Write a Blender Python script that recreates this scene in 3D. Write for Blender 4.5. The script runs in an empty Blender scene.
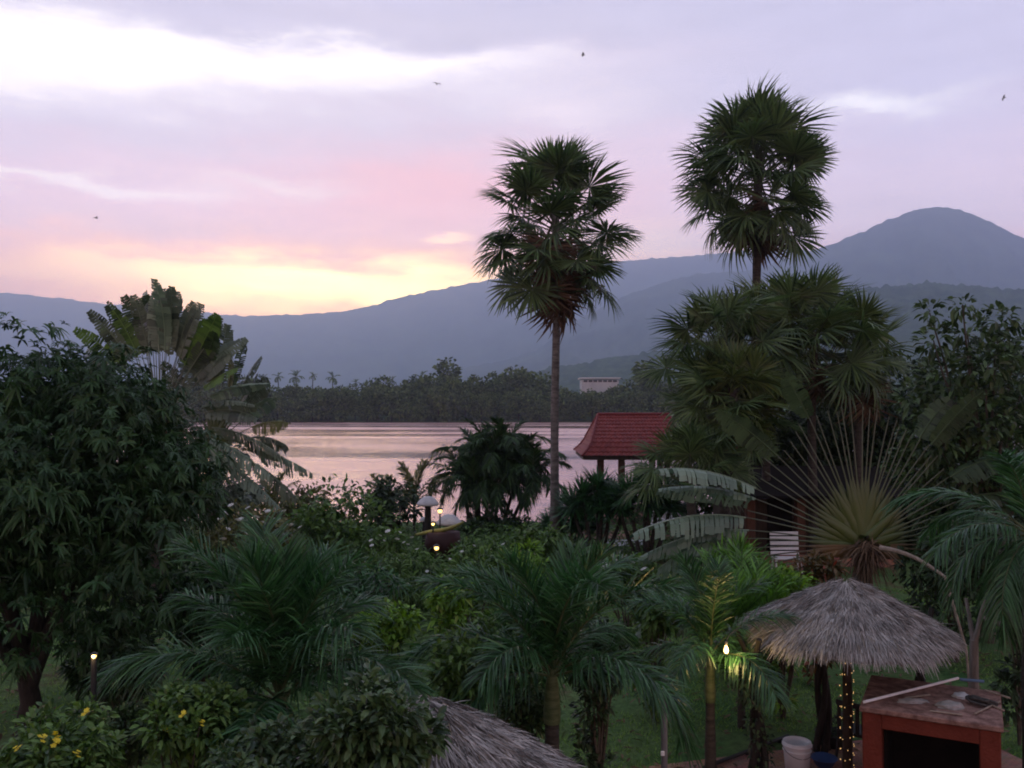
import bpy, math, random
import numpy as np
from mathutils import Matrix, Vector, noise as mnoise
R = math.radians
SC = bpy.context.scene
COL = SC.collection

# ------------------------------------------------------------------ camera
F = 890.0
H = 5.7
PITCH = math.atan(17 / F)
cam_d = bpy.data.cameras.new('camera')
cam_d.sensor_width = 36.0
cam_d.lens = 36.0 * F / 1024
cam_d.clip_start = 0.1
cam_d.clip_end = 40000
cam = bpy.data.objects.new('camera', cam_d)
COL.objects.link(cam)
cam.location = (0, 0, H)
cam.rotation_euler = (R(90) + PITCH, 0, 0)
SC.camera = cam

def at(u, v, y):
    """world point seen at pixel (u, v), y metres in front of the balcony"""
    x = (u - 512) / F
    h = (384 - v) / F
    cp, sp = math.cos(PITCH), math.sin(PITCH)
    fy = cp - h * sp
    s = y / fy
    return np.array((x * s, y, H + s * (sp + h * cp)))

# ------------------------------------------------------------------ sky
class X:
    """tiny expression builder over shader maths nodes"""
    nt = None
    def __init__(s, k): s.k = k
    @staticmethod
    def op(o, *a, clamp=False):
        n = X.nt.nodes.new('ShaderNodeMath'); n.operation = o; n.use_clamp = clamp
        for i, v in enumerate(a):
            if isinstance(v, X): X.nt.links.new(v.k, n.inputs[i])
            else: n.inputs[i].default_value = v
        return X(n.outputs[0])
    def __add__(s, o): return X.op('ADD', s, o)
    def __sub__(s, o): return X.op('SUBTRACT', s, o)
    def __mul__(s, o): return X.op('MULTIPLY', s, o)
    def __rmul__(s, o): return X.op('MULTIPLY', s, o)

def lin(r, g, b):
    f = lambda c: (c / 255 / 12.92) if c <= 10 else ((c / 255 + .055) / 1.055) ** 2.4
    return (f(r), f(g), f(b))

SKY_GAIN = 1.0
world = bpy.data.worlds.new('World')
SC.world = world
world.use_nodes = True
nt = world.node_tree
nt.nodes.clear()
X.nt = nt
out = nt.nodes.new('ShaderNodeOutputWorld')
bg = nt.nodes.new('ShaderNodeBackground')
nt.links.new(bg.outputs[0], out.inputs[0])
tc = nt.nodes.new('ShaderNodeTexCoord')
sep = nt.nodes.new('ShaderNodeSeparateXYZ')
nt.links.new(tc.outputs['Generated'], sep.inputs[0])
sx, sy, sz = (X(sep.outputs[i]) for i in range(3))
DEG = 180 / math.pi
az = X.op('ARCTAN2', sx, sy) * DEG
el = X.op('ARCSINE', X.op('MINIMUM', X.op('MAXIMUM', sz, -1.0), 1.0)) * DEG

def wnoise(fa, fe, off, detail=4, rough=.55):
    c = nt.nodes.new('ShaderNodeCombineXYZ')
    nt.links.new((az * fa).k, c.inputs[0]); nt.links.new((el * fe).k, c.inputs[1]); c.inputs[2].default_value = off
    n = nt.nodes.new('ShaderNodeTexNoise'); n.inputs['Scale'].default_value = 1
    n.inputs['Detail'].default_value = detail; n.inputs['Roughness'].default_value = rough
    nt.links.new(c.outputs[0], n.inputs['Vector'])
    return X(n.outputs[0]) - .5

waz = az + wnoise(.10, .35, 1.3) * 9.0
wel = el + wnoise(.13, .45, 7.1, 5, .6) * 4.2
ramp = nt.nodes.new('ShaderNodeValToRGB')
nt.links.new((wel * (1 / 90)).k, ramp.inputs[0])
stops = [(0, lin(244, 168, 168)), (5, lin(246, 178, 176)), (11, lin(230, 194, 204)), (18, lin(206, 195, 211)),
         (27, lin(194, 190, 216)), (38, lin(178, 180, 205)), (90, lin(178, 188, 210))]
cr = ramp.color_ramp
cr.elements[0].position = 0; cr.elements[0].color = (*stops[0][1], 1)
cr.elements[1].position = 1; cr.elements[1].color = (*stops[-1][1], 1)
for d, c in stops[1:-1]:
    e = cr.elements.new(d / 90); e.color = (*c, 1)
cur = ramp.outputs[0]

def mixcol(fac, colour, a):
    m = nt.nodes.new('ShaderNodeMix'); m.data_type = 'RGBA'
    nt.links.new(fac.k, m.inputs[0]); nt.links.new(a, m.inputs[6])
    if isinstance(colour, tuple): m.inputs[7].default_value = (*colour, 1)
    else: nt.links.new(colour, m.inputs[7])
    return m.outputs[2]

def band(u, v, su, sv, colour, amt):
    """one bank of cloud: where it hangs in the sky, how wide and high it is"""
    global cur
    a0 = math.degrees(math.atan((u - 512) / F))
    e0 = math.degrees(math.atan((401 - v) / F * math.cos(R(a0))))
    ka = math.degrees(1 / F) * su
    ke = math.degrees(1 / F) * sv
    da = (waz - a0) * (1 / ka)
    de = (wel - e0) * (1 / ke)
    g = X.op('EXPONENT', (da * da + de * de) * -1.0) * amt
    cur = mixcol(g, colour, cur)

MAUVE = lin(202, 194, 211); PINK = lin(255, 168, 162); PEACH = tuple(1.6 * c for c in lin(255, 180, 112))
CREAM = tuple(3.4 * c for c in lin(255, 222, 142)); WHITE = (1.25, 1.16, 1.15); BLUE = lin(190, 188, 218)
for b in [(950, 60, 260, 120, BLUE, .55), (900, 215, 260, 40, MAUVE, .5), (120, 120, 330, 26, MAUVE, .75),
          (430, 22, 210, 20, MAUVE, .7), (60, 220, 260, 18, lin(214, 198, 214), .5), (560, 60, 150, 16, lin(214, 198, 216), .5),
          (440, 190, 190, 46, PINK, .5), (640, 150, 90, 22, lin(226, 200, 214), .5),
          (60, 280, 200, 30, lin(246, 186, 184), .55), (310, 290, 330, 48, lin(254, 192, 168), .6),
          (320, 290, 300, 36, PEACH, .85), (310, 279, 165, 16, CREAM, .8), (400, 296, 150, 18, CREAM, .75),
          (650, 247, 70, 20, lin(246, 212, 196), .7), (455, 238, 22, 6, CREAM, .22),
          (90, 46, 300, 20, WHITE, .95), (-60, 40, 200, 32, WHITE, .85), (360, 58, 160, 12, WHITE, .85), (-20, 22, 190, 16, WHITE, .6),
          (60, 181, 130, 8, lin(250, 236, 236), .8), (270, 183, 80, 7, lin(244, 226, 226), .6),
          (880, 104, 70, 10, (1, .97, 1), .8), (570, 106, 70, 20, lin(240, 224, 232), .75), (690, 240, 60, 8, MAUVE, .3)]:
    band(*b)
# thin streaks of cloud over everything, then the darker eastern half of the sky
streak = wnoise(.16, .9, 3.3, 6, .62)
m = nt.nodes.new('ShaderNodeMix'); m.data_type = 'RGBA'; m.blend_type = 'MULTIPLY'; m.inputs[0].default_value = 1
nt.links.new(cur, m.inputs[6])
val = (streak * .22 + 1.0) * (X.op('EXPONENT', el * el * -.006) * 1.55 + 1.37) * (X.op('SMOOTH_MIN', X.op('MULTIPLY_ADD', sy, .32, .80), 1.0, .15)) * SKY_GAIN
cc = nt.nodes.new('ShaderNodeCombineColor')
for i, kk in enumerate((1.0, .99, .95)): nt.links.new((val * kk).k, cc.inputs[i])
nt.links.new(cc.outputs[0], m.inputs[7])
cur = m.outputs[2]
SUN_AZ, SUN_EL = R(-12), R(2.0)
sky = nt.nodes.new('ShaderNodeTexSky')
sky.sky_type = 'NISHITA'; sky.sun_disc = False; sky.sun_elevation = SUN_EL; sky.sun_rotation = SUN_AZ
sm = nt.nodes.new('ShaderNodeMix'); sm.data_type = 'RGBA'; sm.blend_type = 'MULTIPLY'; sm.inputs[0].default_value = 1
nt.links.new(sky.outputs[0], sm.inputs[6]); sm.inputs[7].default_value = (.1, .1, .1, 1)
fin = nt.nodes.new('ShaderNodeMix'); fin.data_type = 'RGBA'; fin.inputs[0].default_value = .93
nt.links.new(sm.outputs[2], fin.inputs[6]); nt.links.new(cur, fin.inputs[7])
nt.links.new(fin.outputs[2], bg.inputs[0])
bg.inputs[1].default_value = 1.0

sun_d = bpy.data.lights.new('sun', 'SUN')
sun_d.energy = 0.12; sun_d.angle = R(18); sun_d.color = (1, .72, .5)
sun = bpy.data.objects.new('sun', sun_d); COL.objects.link(sun)
sun.rotation_euler = Vector((-math.sin(SUN_AZ) * math.cos(R(6)), -math.cos(R(6)) * math.cos(SUN_AZ), -math.sin(R(6)))).to_track_quat('-Z', 'Y').to_euler()

SC.view_settings.view_transform = 'Standard'
SC.view_settings.look = 'None'
SC.view_settings.exposure = 0.17
SC.view_settings.gamma = 1
SC.cycles.max_bounces = 6
SC.cycles.diffuse_bounces = 3
SC.cycles.glossy_bounces = 3
SC.cycles.transmission_bounces = 3
SC.cycles.volume_bounces = 3
SC.cycles.use_denoising = True
SC.cycles.filter_width = 1.9
SC.cycles.sample_clamp_indirect = 4

# ------------------------------------------------------------------ materials
MATS = {}
def mat(name):
    m = bpy.data.materials.new(name); m.use_nodes = True
    MATS[name] = m
    return m, m.node_tree, m.node_tree.nodes['Principled BSDF']

def plain(name, c, rough=.7, c2=None, scale=8, bump=0, bscale=30, metal=0, spec=.3, detail=5, stretch=None):
    m, t, p = mat(name)
    p.inputs['Roughness'].default_value = rough
    p.inputs['Metallic'].default_value = metal
    p.inputs['Specular IOR Level'].default_value = spec
    p.inputs['Base Color'].default_value = (*c, 1)
    tcn = t.nodes.new('ShaderNodeTexCoord')
    src = tcn.outputs['Object']
    if stretch:
        mp = t.nodes.new('ShaderNodeMapping'); mp.inputs['Scale'].default_value = stretch
        t.links.new(src, mp.inputs[0]); src = mp.outputs[0]
    if c2:
        n = t.nodes.new('ShaderNodeTexNoise'); n.inputs['Scale'].default_value = scale; n.inputs['Detail'].default_value = detail
        n.inputs['Roughness'].default_value = .65
        t.links.new(src, n.inputs['Vector'])
        r = t.nodes.new('ShaderNodeValToRGB'); r.color_ramp.elements[0].position = .36; r.color_ramp.elements[1].position = .66
        r.color_ramp.elements[0].color = (*c, 1); r.color_ramp.elements[1].color = (*c2, 1)
        t.links.new(n.outputs[0], r.inputs[0]); t.links.new(r.outputs[0], p.inputs['Base Color'])
    if bump:
        n = t.nodes.new('ShaderNodeTexNoise'); n.inputs['Scale'].default_value = bscale; n.inputs['Detail'].default_value = 6
        t.links.new(src, n.inputs['Vector'])
        b = t.nodes.new('ShaderNodeBump'); b.inputs['Strength'].default_value = bump; b.inputs['Distance'].default_value = .03
        t.links.new(n.outputs[0], b.inputs['Height']); t.links.new(b.outputs[0], p.inputs['Normal'])
    return m

def leafy(name, c1, c2, c3=None, rough=.45, trans=.22, spec=.35):
    """leaf: every leaf keeps its own tint ('rnd'), a little light comes through"""
    m, t, p = mat(name)
    if c1[1] > c1[0] * 1.2:      # fresh green leaves
        c1, c2 = [(c[0] * k * 1.3, c[1] * k * 1.22, c[2] * k * .92) for c, k in ((c1, .65), (c2, 1.55))]
    a = t.nodes.new('ShaderNodeAttribute'); a.attribute_name = 'rnd'
    r = t.nodes.new('ShaderNodeValToRGB')
    r.color_ramp.elements[0].color = (*c1, 1); r.color_ramp.elements[1].color = (*c2, 1)
    if c3:
        r.color_ramp.elements[1].position = .9
        e = r.color_ramp.elements.new(.97); e.color = (*c3, 1)
    t.links.new(a.outputs['Fac'], r.inputs[0]); t.links.new(r.outputs[0], p.inputs['Base Color'])
    p.inputs['Roughness'].default_value = rough
    p.inputs['Specular IOR Level'].default_value = spec
    tr = t.nodes.new('ShaderNodeBsdfTranslucent')
    hs = t.nodes.new('ShaderNodeHueSaturation'); hs.inputs['Saturation'].default_value = 1.15; hs.inputs['Value'].default_value = 1.2
    t.links.new(r.outputs[0], hs.inputs['Color']); t.links.new(hs.outputs[0], tr.inputs[0])
    mx = t.nodes.new('ShaderNodeMixShader'); mx.inputs[0].default_value = trans
    o = t.nodes['Material Output']
    t.links.new(p.outputs[0], mx.inputs[1]); t.links.new(tr.outputs[0], mx.inputs[2]); t.links.new(mx.outputs[0], o.inputs[0])
    return m

def glow(name, c, s):
    m, t, p = mat(name)
    p.inputs['Emission Color'].default_value = (*c, 1); p.inputs['Emission Strength'].default_value = s
    p.inputs['Base Color'].default_value = (.8, .7, .5, 1)
    return m

M = dict(
    fan=leafy('fan_leaf_green', (.026, .06, .03), (.075, .125, .06), rough=.42, spec=.4, trans=.3),
    fan_dead=leafy('dry_fan_leaf', (.075, .05, .034), (.19, .13, .085), rough=.8, trans=.1, spec=.15),
    fan_bright=leafy('fan_leaf_bright', (.028, .06, .026), (.085, .125, .05), rough=.42, spec=.4),
    frond=leafy('palm_frond_green', (.010, .045, .02), (.034, .10, .044), rough=.36, spec=.55),
    frond_bright=leafy('palm_frond_bright', (.035, .10, .022), (.085, .20, .045), rough=.42, spec=.4),
    frond_dark=leafy('palm_frond_dark', (.010, .032, .016), (.032, .07, .03), rough=.5, spec=.25),
    rachis=plain('frond_midrib', (.07, .10, .04), .5, (.11, .12, .055), 6),
    petiole=plain('leaf_stalk', (.05, .07, .03), .5, (.085, .10, .05), 6),
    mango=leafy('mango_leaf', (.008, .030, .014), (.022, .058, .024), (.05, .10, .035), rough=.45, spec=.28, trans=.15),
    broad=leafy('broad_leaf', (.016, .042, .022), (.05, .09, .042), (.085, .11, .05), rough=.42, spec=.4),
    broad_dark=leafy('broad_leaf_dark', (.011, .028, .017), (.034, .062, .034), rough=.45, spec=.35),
    lime=leafy('lime_leaf', (.04, .11, .02), (.12, .23, .045), (.22, .28, .05), rough=.45, trans=.3),
    mid=leafy('mid_green_leaf', (.022, .065, .022), (.07, .135, .04), (.11, .17, .05), rough=.45),
    olive=leafy('olive_leaf', (.035, .05, .02), (.09, .105, .045), (.12, .10, .04), rough=.5),
    grey=leafy('greyish_leaf', (.03, .05, .042), (.075, .105, .09), rough=.45, spec=.45),
    croton=leafy('croton_leaf', (.05, .06, .02), (.16, .09, .035), (.2, .05, .03), rough=.45),
    banana=leafy('torn_blade', (.04, .085, .078), (.105, .16, .145), (.13, .17, .14), rough=.33, spec=.6, trans=.2),
    banana_warm=leafy('torn_blade_olive', (.05, .075, .03), (.13, .16, .07), (.18, .17, .09), rough=.4, spec=.45, trans=.3),
    white_petal=leafy('white_petal', (.6, .62, .6), (.82, .82, .8), rough=.5, trans=.2),
    yellow_petal=leafy('yellow_petal', (.6, .5, .03), (.8, .68, .06), rough=.5, trans=.2),
    farleaf=leafy('far_leaf', (.026, .055, .024), (.075, .115, .052), (.10, .13, .06), rough=.6, trans=.1, spec=.15),
    grass=leafy('grass_blade', (.065, .16, .045), (.15, .26, .085), rough=.55, trans=.25, spec=.2),
    straw=leafy('thatch_straw', (.12, .112, .106), (.52, .49, .465), (.23, .19, .145), rough=.8, trans=0, spec=.15),
    bark=plain('mango_bark', (.018, .016, .014), .9, (.04, .035, .03), 6, .8, 14, stretch=(3, 3, .6)),
    palmbark=plain('palm_bark', (.08, .075, .07), .9, (.20, .19, .18), 3, .9, 9, stretch=(1.2, 1.2, 4)),
    palmbark_dark=plain('dark_palm_bark', (.035, .03, .026), .9, (.075, .065, .055), 4, .8, 9, stretch=(1, 1, 4)),
    twig=plain('twig', (.06, .05, .04), .9, (.11, .095, .075), 7, .5, 20),
    deadwood=plain('bare_wood', (.16, .145, .13), .9, (.26, .24, .22), 5, .5, 14, stretch=(4, 4, .7)),
    shaft=plain('crownshaft', (.06, .085, .03), .55, (.15, .17, .08), 5, .4, 16, stretch=(1, 1, 5)),
    redplaster=plain('red_plaster', (.12, .022, .012), .85, (.17, .034, .02), 3, .5, 25),
    terracotta=plain('terracotta_slab', (.12, .06, .05), .85, (.36, .21, .175), 7, .4, 30),
    tile=plain('red_roof_tile', (.15, .022, .021), .6, (.25, .045, .038), 4, .2, 20, spec=.3),
    ridgetile=plain('ridge_tile', (.14, .02, .022), .6, (.2, .034, .034), 5, .3, 20),
    pillar=plain('brown_pillar', (.10, .055, .04), .8, (.16, .085, .06), 4, .5, 20),
    darkwood=plain('dark_wood', (.035, .024, .018), .7, (.065, .045, .032), 4, .4, 12, stretch=(4, 4, .6)),
    redwood=plain('reddish_wood', (.09, .04, .025), .7, (.13, .06, .04), 4, .4, 12, stretch=(4, 4, .6)),
    blackmetal=plain('black_metal', (.02, .02, .022), .5, (.035, .034, .034), 9, spec=.4),
    greymetal=plain('grey_metal', (.16, .165, .18), .5, (.22, .22, .235), 9, metal=.3),
    white=plain('white_plastic', (.74, .75, .78), .5, (.82, .82, .84), 6),
    whitewall=plain('white_wall', (.5, .5, .52), .7, (.62, .61, .6), .3),
    greyroof=plain('pale_sheet_roof', (.5, .5, .52), .6, (.62, .6, .6), .2),
    darkstrip=plain('dark_wall_strip', (.03, .035, .04), .2),
    nearblack=plain('near_black', (.007, .006, .006), .95, (.015, .012, .011), 4),  # near-black, shared by the oven chamber, bungalow roof and door
    palestone=plain('pale_stone', (.42, .42, .44), .75, (.56, .56, .57), 5, .4, 20),
    yellowpaint=plain('yellow_paint', (.22, .22, .06), .55, (.30, .29, .09), 4),
    maroon=plain('maroon_paint', (.035, .012, .012), .6, (.05, .016, .015), 4),
    blueplastic=plain('blue_plastic', (.05, .09, .24), .45, (.06, .11, .3), 3),
    cloth=plain('grey_sacking', (.22, .21, .2), .95, (.34, .32, .31), 7, .5, 40),
    bluecap=plain('blue_tube', (.12, .2, .33), .5),
    rust=plain('dirty_bundle', (.03, .03, .032), .9, (.075, .07, .065), 9, .6, 30),
    stick=plain('sticks', (.2, .16, .125), .9, (.33, .27, .22), 8, .4, 30),
    bird=plain('bird_feather', (.05, .048, .05), .8, (.09, .085, .09), 9),
    bulb=glow('warm_bulb', (1, .60, .16), 2.2),
    fairy=glow('fairy_bulb', (1, .58, .2), .9),
)

# ground: lawn, bare earth
def ground_mat():
    m, t, p = mat('lawn_and_soil')
    p.inputs['Roughness'].default_value = .95; p.inputs['Specular IOR Level'].default_value = .1
    g = t.nodes.new('ShaderNodeTexCoord')
    def nz(s, d=6):
        n = t.nodes.new('ShaderNodeTexNoise'); n.inputs['Scale'].default_value = s; n.inputs['Detail'].default_value = d
        n.inputs['Roughness'].default_value = .65; t.links.new(g.outputs['Object'], n.inputs['Vector']); return n
    a, b = nz(.45), nz(9, 8)
    r = t.nodes.new('ShaderNodeValToRGB')
    r.color_ramp.elements[0].position = .3; r.color_ramp.elements[0].color = (.055, .13, .042, 1)
    r.color_ramp.elements[1].position = .60; r.color_ramp.elements[1].color = (.115, .17, .065, 1)
    e = r.color_ramp.elements.new(.70); e.color = (.11, .075, .05, 1)
    t.links.new(a.outputs[0], r.inputs[0])
    r2 = t.nodes.new('ShaderNodeValToRGB')
    r2.color_ramp.elements[0].position = .3; r2.color_ramp.elements[0].color = (.5, .5, .5, 1)
    r2.color_ramp.elements[1].position = .7; r2.color_ramp.elements[1].color = (1.25, 1.25, 1.2, 1)
    t.links.new(b.outputs[0], r2.inputs[0])
    mx = t.nodes.new('ShaderNodeMix'); mx.data_type = 'RGBA'; mx.blend_type = 'MULTIPLY'; mx.inputs[0].default_value = 1
    t.links.new(r.outputs[0], mx.inputs[6]); t.links.new(r2.outputs[0], mx.inputs[7]); t.links.new(mx.outputs[2], p.inputs['Base Color'])
    bp = t.nodes.new('ShaderNodeBump'); bp.inputs['Strength'].default_value = .7; bp.inputs['Distance'].default_value = .05
    t.links.new(b.outputs[0], bp.inputs['Height']); t.links.new(bp.outputs[0], p.inputs['Normal'])
    return m
M['ground'] = ground_mat()

def brick_mat(name, c1, c2, mortar, scale, rough=.85):
    m, t, p = mat(name)
    p.inputs['Roughness'].default_value = rough; p.inputs['Specular IOR Level'].default_value = .2
    g = t.nodes.new('ShaderNodeTexCoord')
    b = t.nodes.new('ShaderNodeTexBrick'); b.inputs['Scale'].default_value = scale
    b.inputs['Color1'].default_value = (*c1, 1); b.inputs['Color2'].default_value = (*c2, 1); b.inputs['Mortar'].default_value = (*mortar, 1)
    b.inputs['Mortar Size'].default_value = .025
    t.links.new(g.outputs['Object'], b.inputs['Vector'])
    n = t.nodes.new('ShaderNodeTexNoise'); n.inputs['Scale'].default_value = 3; n.inputs['Detail'].default_value = 6
    t.links.new(g.outputs['Object'], n.inputs['Vector'])
    mx = t.nodes.new('ShaderNodeMix'); mx.data_type = 'RGBA'; mx.blend_type = 'OVERLAY'; mx.inputs[0].default_value = .5
    t.links.new(b.outputs[0], mx.inputs[6]); t.links.new(n.outputs['Color'], mx.inputs[7]); t.links.new(mx.outputs[2], p.inputs['Base Color'])
    bp = t.nodes.new('ShaderNodeBump'); bp.inputs['Strength'].default_value = .5; bp.inputs['Distance'].default_value = .01; bp.invert = True
    t.links.new(b.outputs['Fac'], bp.inputs['Height']); t.links.new(bp.outputs[0], p.inputs['Normal'])
    return m
M['brick'] = brick_mat('brick_paving', (.30, .14, .10), (.38, .2, .15), (.16, .12, .10), 4.5)

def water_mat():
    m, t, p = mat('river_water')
    p.inputs['Base Color'].default_value = (.68, .42, .37, 1)  # pink of the reflected dusk sky is put into the base colour
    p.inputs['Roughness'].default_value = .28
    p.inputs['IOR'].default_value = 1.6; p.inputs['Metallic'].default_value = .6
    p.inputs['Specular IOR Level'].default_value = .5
    g = t.nodes.new('ShaderNodeTexCoord')
    mp = t.nodes.new('ShaderNodeMapping'); mp.inputs['Scale'].default_value = (.012, .05, 1); t.links.new(g.outputs['Object'], mp.inputs[0])
    n = t.nodes.new('ShaderNodeTexNoise'); n.inputs['Scale'].default_value = 1; n.inputs['Detail'].default_value = 4; t.links.new(mp.outputs[0], n.inputs['Vector'])
    mr = t.nodes.new('ShaderNodeMapRange'); mr.inputs['From Min'].default_value = .36; mr.inputs['From Max'].default_value = .64
    mr.inputs['To Min'].default_value = .10; mr.inputs['To Max'].default_value = .36      # calm lanes and wind-ruffled patches
    t.links.new(n.outputs[0], mr.inputs[0]); t.links.new(mr.outputs[0], p.inputs['Roughness'])
    hs = None
    for sc, st, w in ((1.1, (1, .55, 1), .8), (.12, (1, 1.6, 1), 1.0), (4.5, (1, 1, 1), .25)):
        mp = t.nodes.new('ShaderNodeMapping'); mp.inputs['Scale'].default_value = st
        t.links.new(g.outputs['Object'], mp.inputs[0])
        n = t.nodes.new('ShaderNodeTexNoise'); n.inputs['Scale'].default_value = sc; n.inputs['Detail'].default_value = 3
        t.links.new(mp.outputs[0], n.inputs['Vector'])
        k = t.nodes.new('ShaderNodeMath'); k.operation = 'MULTIPLY'; k.inputs[1].default_value = w
        t.links.new(n.outputs[0], k.inputs[0])
        if hs is None: hs = k
        else:
            a = t.nodes.new('ShaderNodeMath'); a.operation = 'ADD'
            t.links.new(hs.outputs[0], a.inputs[0]); t.links.new(k.outputs[0], a.inputs[1]); hs = a
    bp = t.nodes.new('ShaderNodeBump'); bp.inputs['Strength'].default_value = .4; bp.inputs['Distance'].default_value = .085
    t.links.new(hs.outputs[0], bp.inputs['Height']); t.links.new(bp.outputs[0], p.inputs['Normal'])
    return m
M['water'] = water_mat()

def hill_mat(name, c1, c2, scale):
    m, t, p = mat(name)
    p.inputs['Roughness'].default_value = 1; p.inputs['Specular IOR Level'].default_value = 0
    g = t.nodes.new('ShaderNodeTexCoord')
    n = t.nodes.new('ShaderNodeTexNoise'); n.inputs['Scale'].default_value = scale; n.inputs['Detail'].default_value = 8; n.inputs['Roughness'].default_value = .6
    t.links.new(g.outputs['Object'], n.inputs['Vector'])
    r = t.nodes.new('ShaderNodeValToRGB'); r.color_ramp.elements[0].position = .32; r.color_ramp.elements[1].position = .7
    r.color_ramp.elements[0].color = (*c1, 1); r.color_ramp.elements[1].color = (*c2, 1)
    t.links.new(n.outputs[0], r.inputs[0]); t.links.new(r.outputs[0], p.inputs['Base Color'])
    return m
M['hill'] = hill_mat('forest_slope', (.012, .028, .012), (.085, .12, .055), .006)
M['hill_near'] = hill_mat('forest_slope_near', (.015, .035, .016), (.08, .12, .055), .03)

# ------------------------------------------------------------------ mesh tools
UP = np.array((0., 0., 1.))
def unit(a):
    a = np.asarray(a, float)
    return a / (np.linalg.norm(a, axis=-1, keepdims=True) + 1e-9)

class MB:
    def __init__(s): s.v, s.f, s.r, s.m, s.sm, s.n = [], [], [], [], [], 0
    def add(s, v, f, rnd=.5, mi=0, smooth=False):
        v = np.asarray(v, float).reshape(-1, 3); f = np.asarray(f, np.int64)
        s.v.append(v); s.f.append(f + s.n); s.n += len(v)
        s.r.append(np.broadcast_to(np.asarray(rnd, float), (len(v),)))
        s.m.append(np.full(len(f), mi)); s.sm.append(np.full(len(f), smooth))
    def mesh(s, name, mats):
        me = bpy.data.meshes.new(name)
        v = np.concatenate(s.v); r = np.concatenate(s.r)
        loops = np.concatenate([f.ravel() for f in s.f])
        cnt = np.concatenate([np.full(len(f), f.shape[1]) for f in s.f])
        me.vertices.add(len(v)); me.vertices.foreach_set('co', v.ravel())
        me.loops.add(len(loops)); me.loops.foreach_set('vertex_index', loops.astype(np.int32))
        me.polygons.add(len(cnt))
        me.polygons.foreach_set('loop_start', np.concatenate(([0], np.cumsum(cnt)[:-1])).astype(np.int32))
        me.polygons.foreach_set('material_index', np.concatenate(s.m).astype(np.int32))
        me.polygons.foreach_set('use_smooth', np.concatenate(s.sm))
        a = me.attributes.new('rnd', 'FLOAT', 'POINT'); a.data.foreach_set('value', r.astype(np.float32))
        for k in (mats if isinstance(mats, (list, tuple)) else [mats]): me.materials.append(M[k] if isinstance(k, str) else k)
        me.update(calc_edges=True)
        return me
    # shapes
    def tube(s, pts, rad, n=8, rnd=.5, mi=0, cap=True, flat=1.0, flat_axis=None):
        pts = np.asarray(pts, float); k = len(pts)
        rad = np.broadcast_to(np.asarray(rad, float), (k,))
        tg = np.gradient(pts, axis=0); tg = unit(tg)
        ref = np.array((1., .13, .05)) if abs(tg[0][0]) < .8 else np.array((0.1, 1., 0.))
        if flat_axis is not None: ref = np.asarray(flat_axis, float)
        a = unit(np.cross(tg, ref)); b = np.cross(tg, a)
        th = np.linspace(0, 2 * np.pi, n, endpoint=False)
        ring = pts[:, None] + rad[:, None, None] * (np.cos(th)[None, :, None] * a[:, None] + np.sin(th)[None, :, None] * b[:, None] * flat)
        i = np.arange(k - 1)[:, None] * n; j = np.arange(n)[None]; j2 = (j + 1) % n
        f = np.stack([i + j, i + j2, i + n + j2, i + n + j], -1).reshape(-1, 4)
        rr = rnd if np.isscalar(rnd) else np.repeat(rnd, n)
        s.add(ring, f, rr, mi, True)
        if cap:
            for q, rev in ((0, True), (k - 1, False)):
                c = np.vstack([ring[q], pts[q]])
                t = np.stack([np.arange(n), (np.arange(n) + 1) % n, np.full(n, n)], -1)
                if rev: t = t[:, ::-1]
                s.add(c, t, (rnd if np.isscalar(rnd) else rnd[q]), mi)
    def box(s, c, d, rot=None, mi=0, rnd=.5, bev=.0):
        h = np.asarray(d, float) / 2
        b = min(bev, h.min() * .9)
        if b <= 0:
            v = np.array([(x, y, z) for x in (-1, 1) for y in (-1, 1) for z in (-1, 1)], float) * h
            f = [(0, 1, 3, 2), (4, 6, 7, 5), (0, 4, 5, 1), (2, 3, 7, 6), (0, 2, 6, 4), (1, 5, 7, 3)]
        else:
            # chamfered box: three verts for each corner
            v = []; idx = {}
            for x in (-1, 1):
                for y in (-1, 1):
                    for z in (-1, 1):
                        sg = np.array((x, y, z))
                        for ax in range(3):
                            q = sg * (h - b); q[ax] = sg[ax] * h[ax]
                            idx[(x, y, z, ax)] = len(v); v.append(q)
            v = np.array(v); f = []; tri = []
            for ax in range(3):
                o1, o2 = (ax + 1) % 3, (ax + 2) % 3
                for sg in (-1, 1):
                    q = []
                    for p1, p2 in ((-1, -1), (1, -1), (1, 1), (-1, 1)):
                        k = [0, 0, 0]; k[ax] = sg; k[o1] = p1; k[o2] = p2; q.append(idx[(*k, ax)])
                    f.append(q if sg > 0 else q[::-1])
                for p1 in (-1, 1):
                    for p2 in (-1, 1):
                        k0 = [0, 0, 0]; k1 = [0, 0, 0]
                        k0[ax], k1[ax] = -1, 1
                        for k in (k0, k1): k[o1], k[o2] = p1, p2
                        q = [idx[(*k0, o1)], idx[(*k1, o1)], idx[(*k1, o2)], idx[(*k0, o2)]]
                        f.append(q if p1 * p2 < 0 else q[::-1])
            for x in (-1, 1):
                for y in (-1, 1):
                    for z in (-1, 1):
                        q = [idx[(x, y, z, a)] for a in range(3)]
                        tri.append(q if x * y * z > 0 else q[::-1])
            vv = v if rot is None else v @ np.array(rot).T
            s.add(vv + np.asarray(c), tri, rnd, mi)
        vv = v if rot is None else v @ np.array(rot).T
        s.add(vv + np.asarray(c), np.array(f), rnd, mi)
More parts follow.
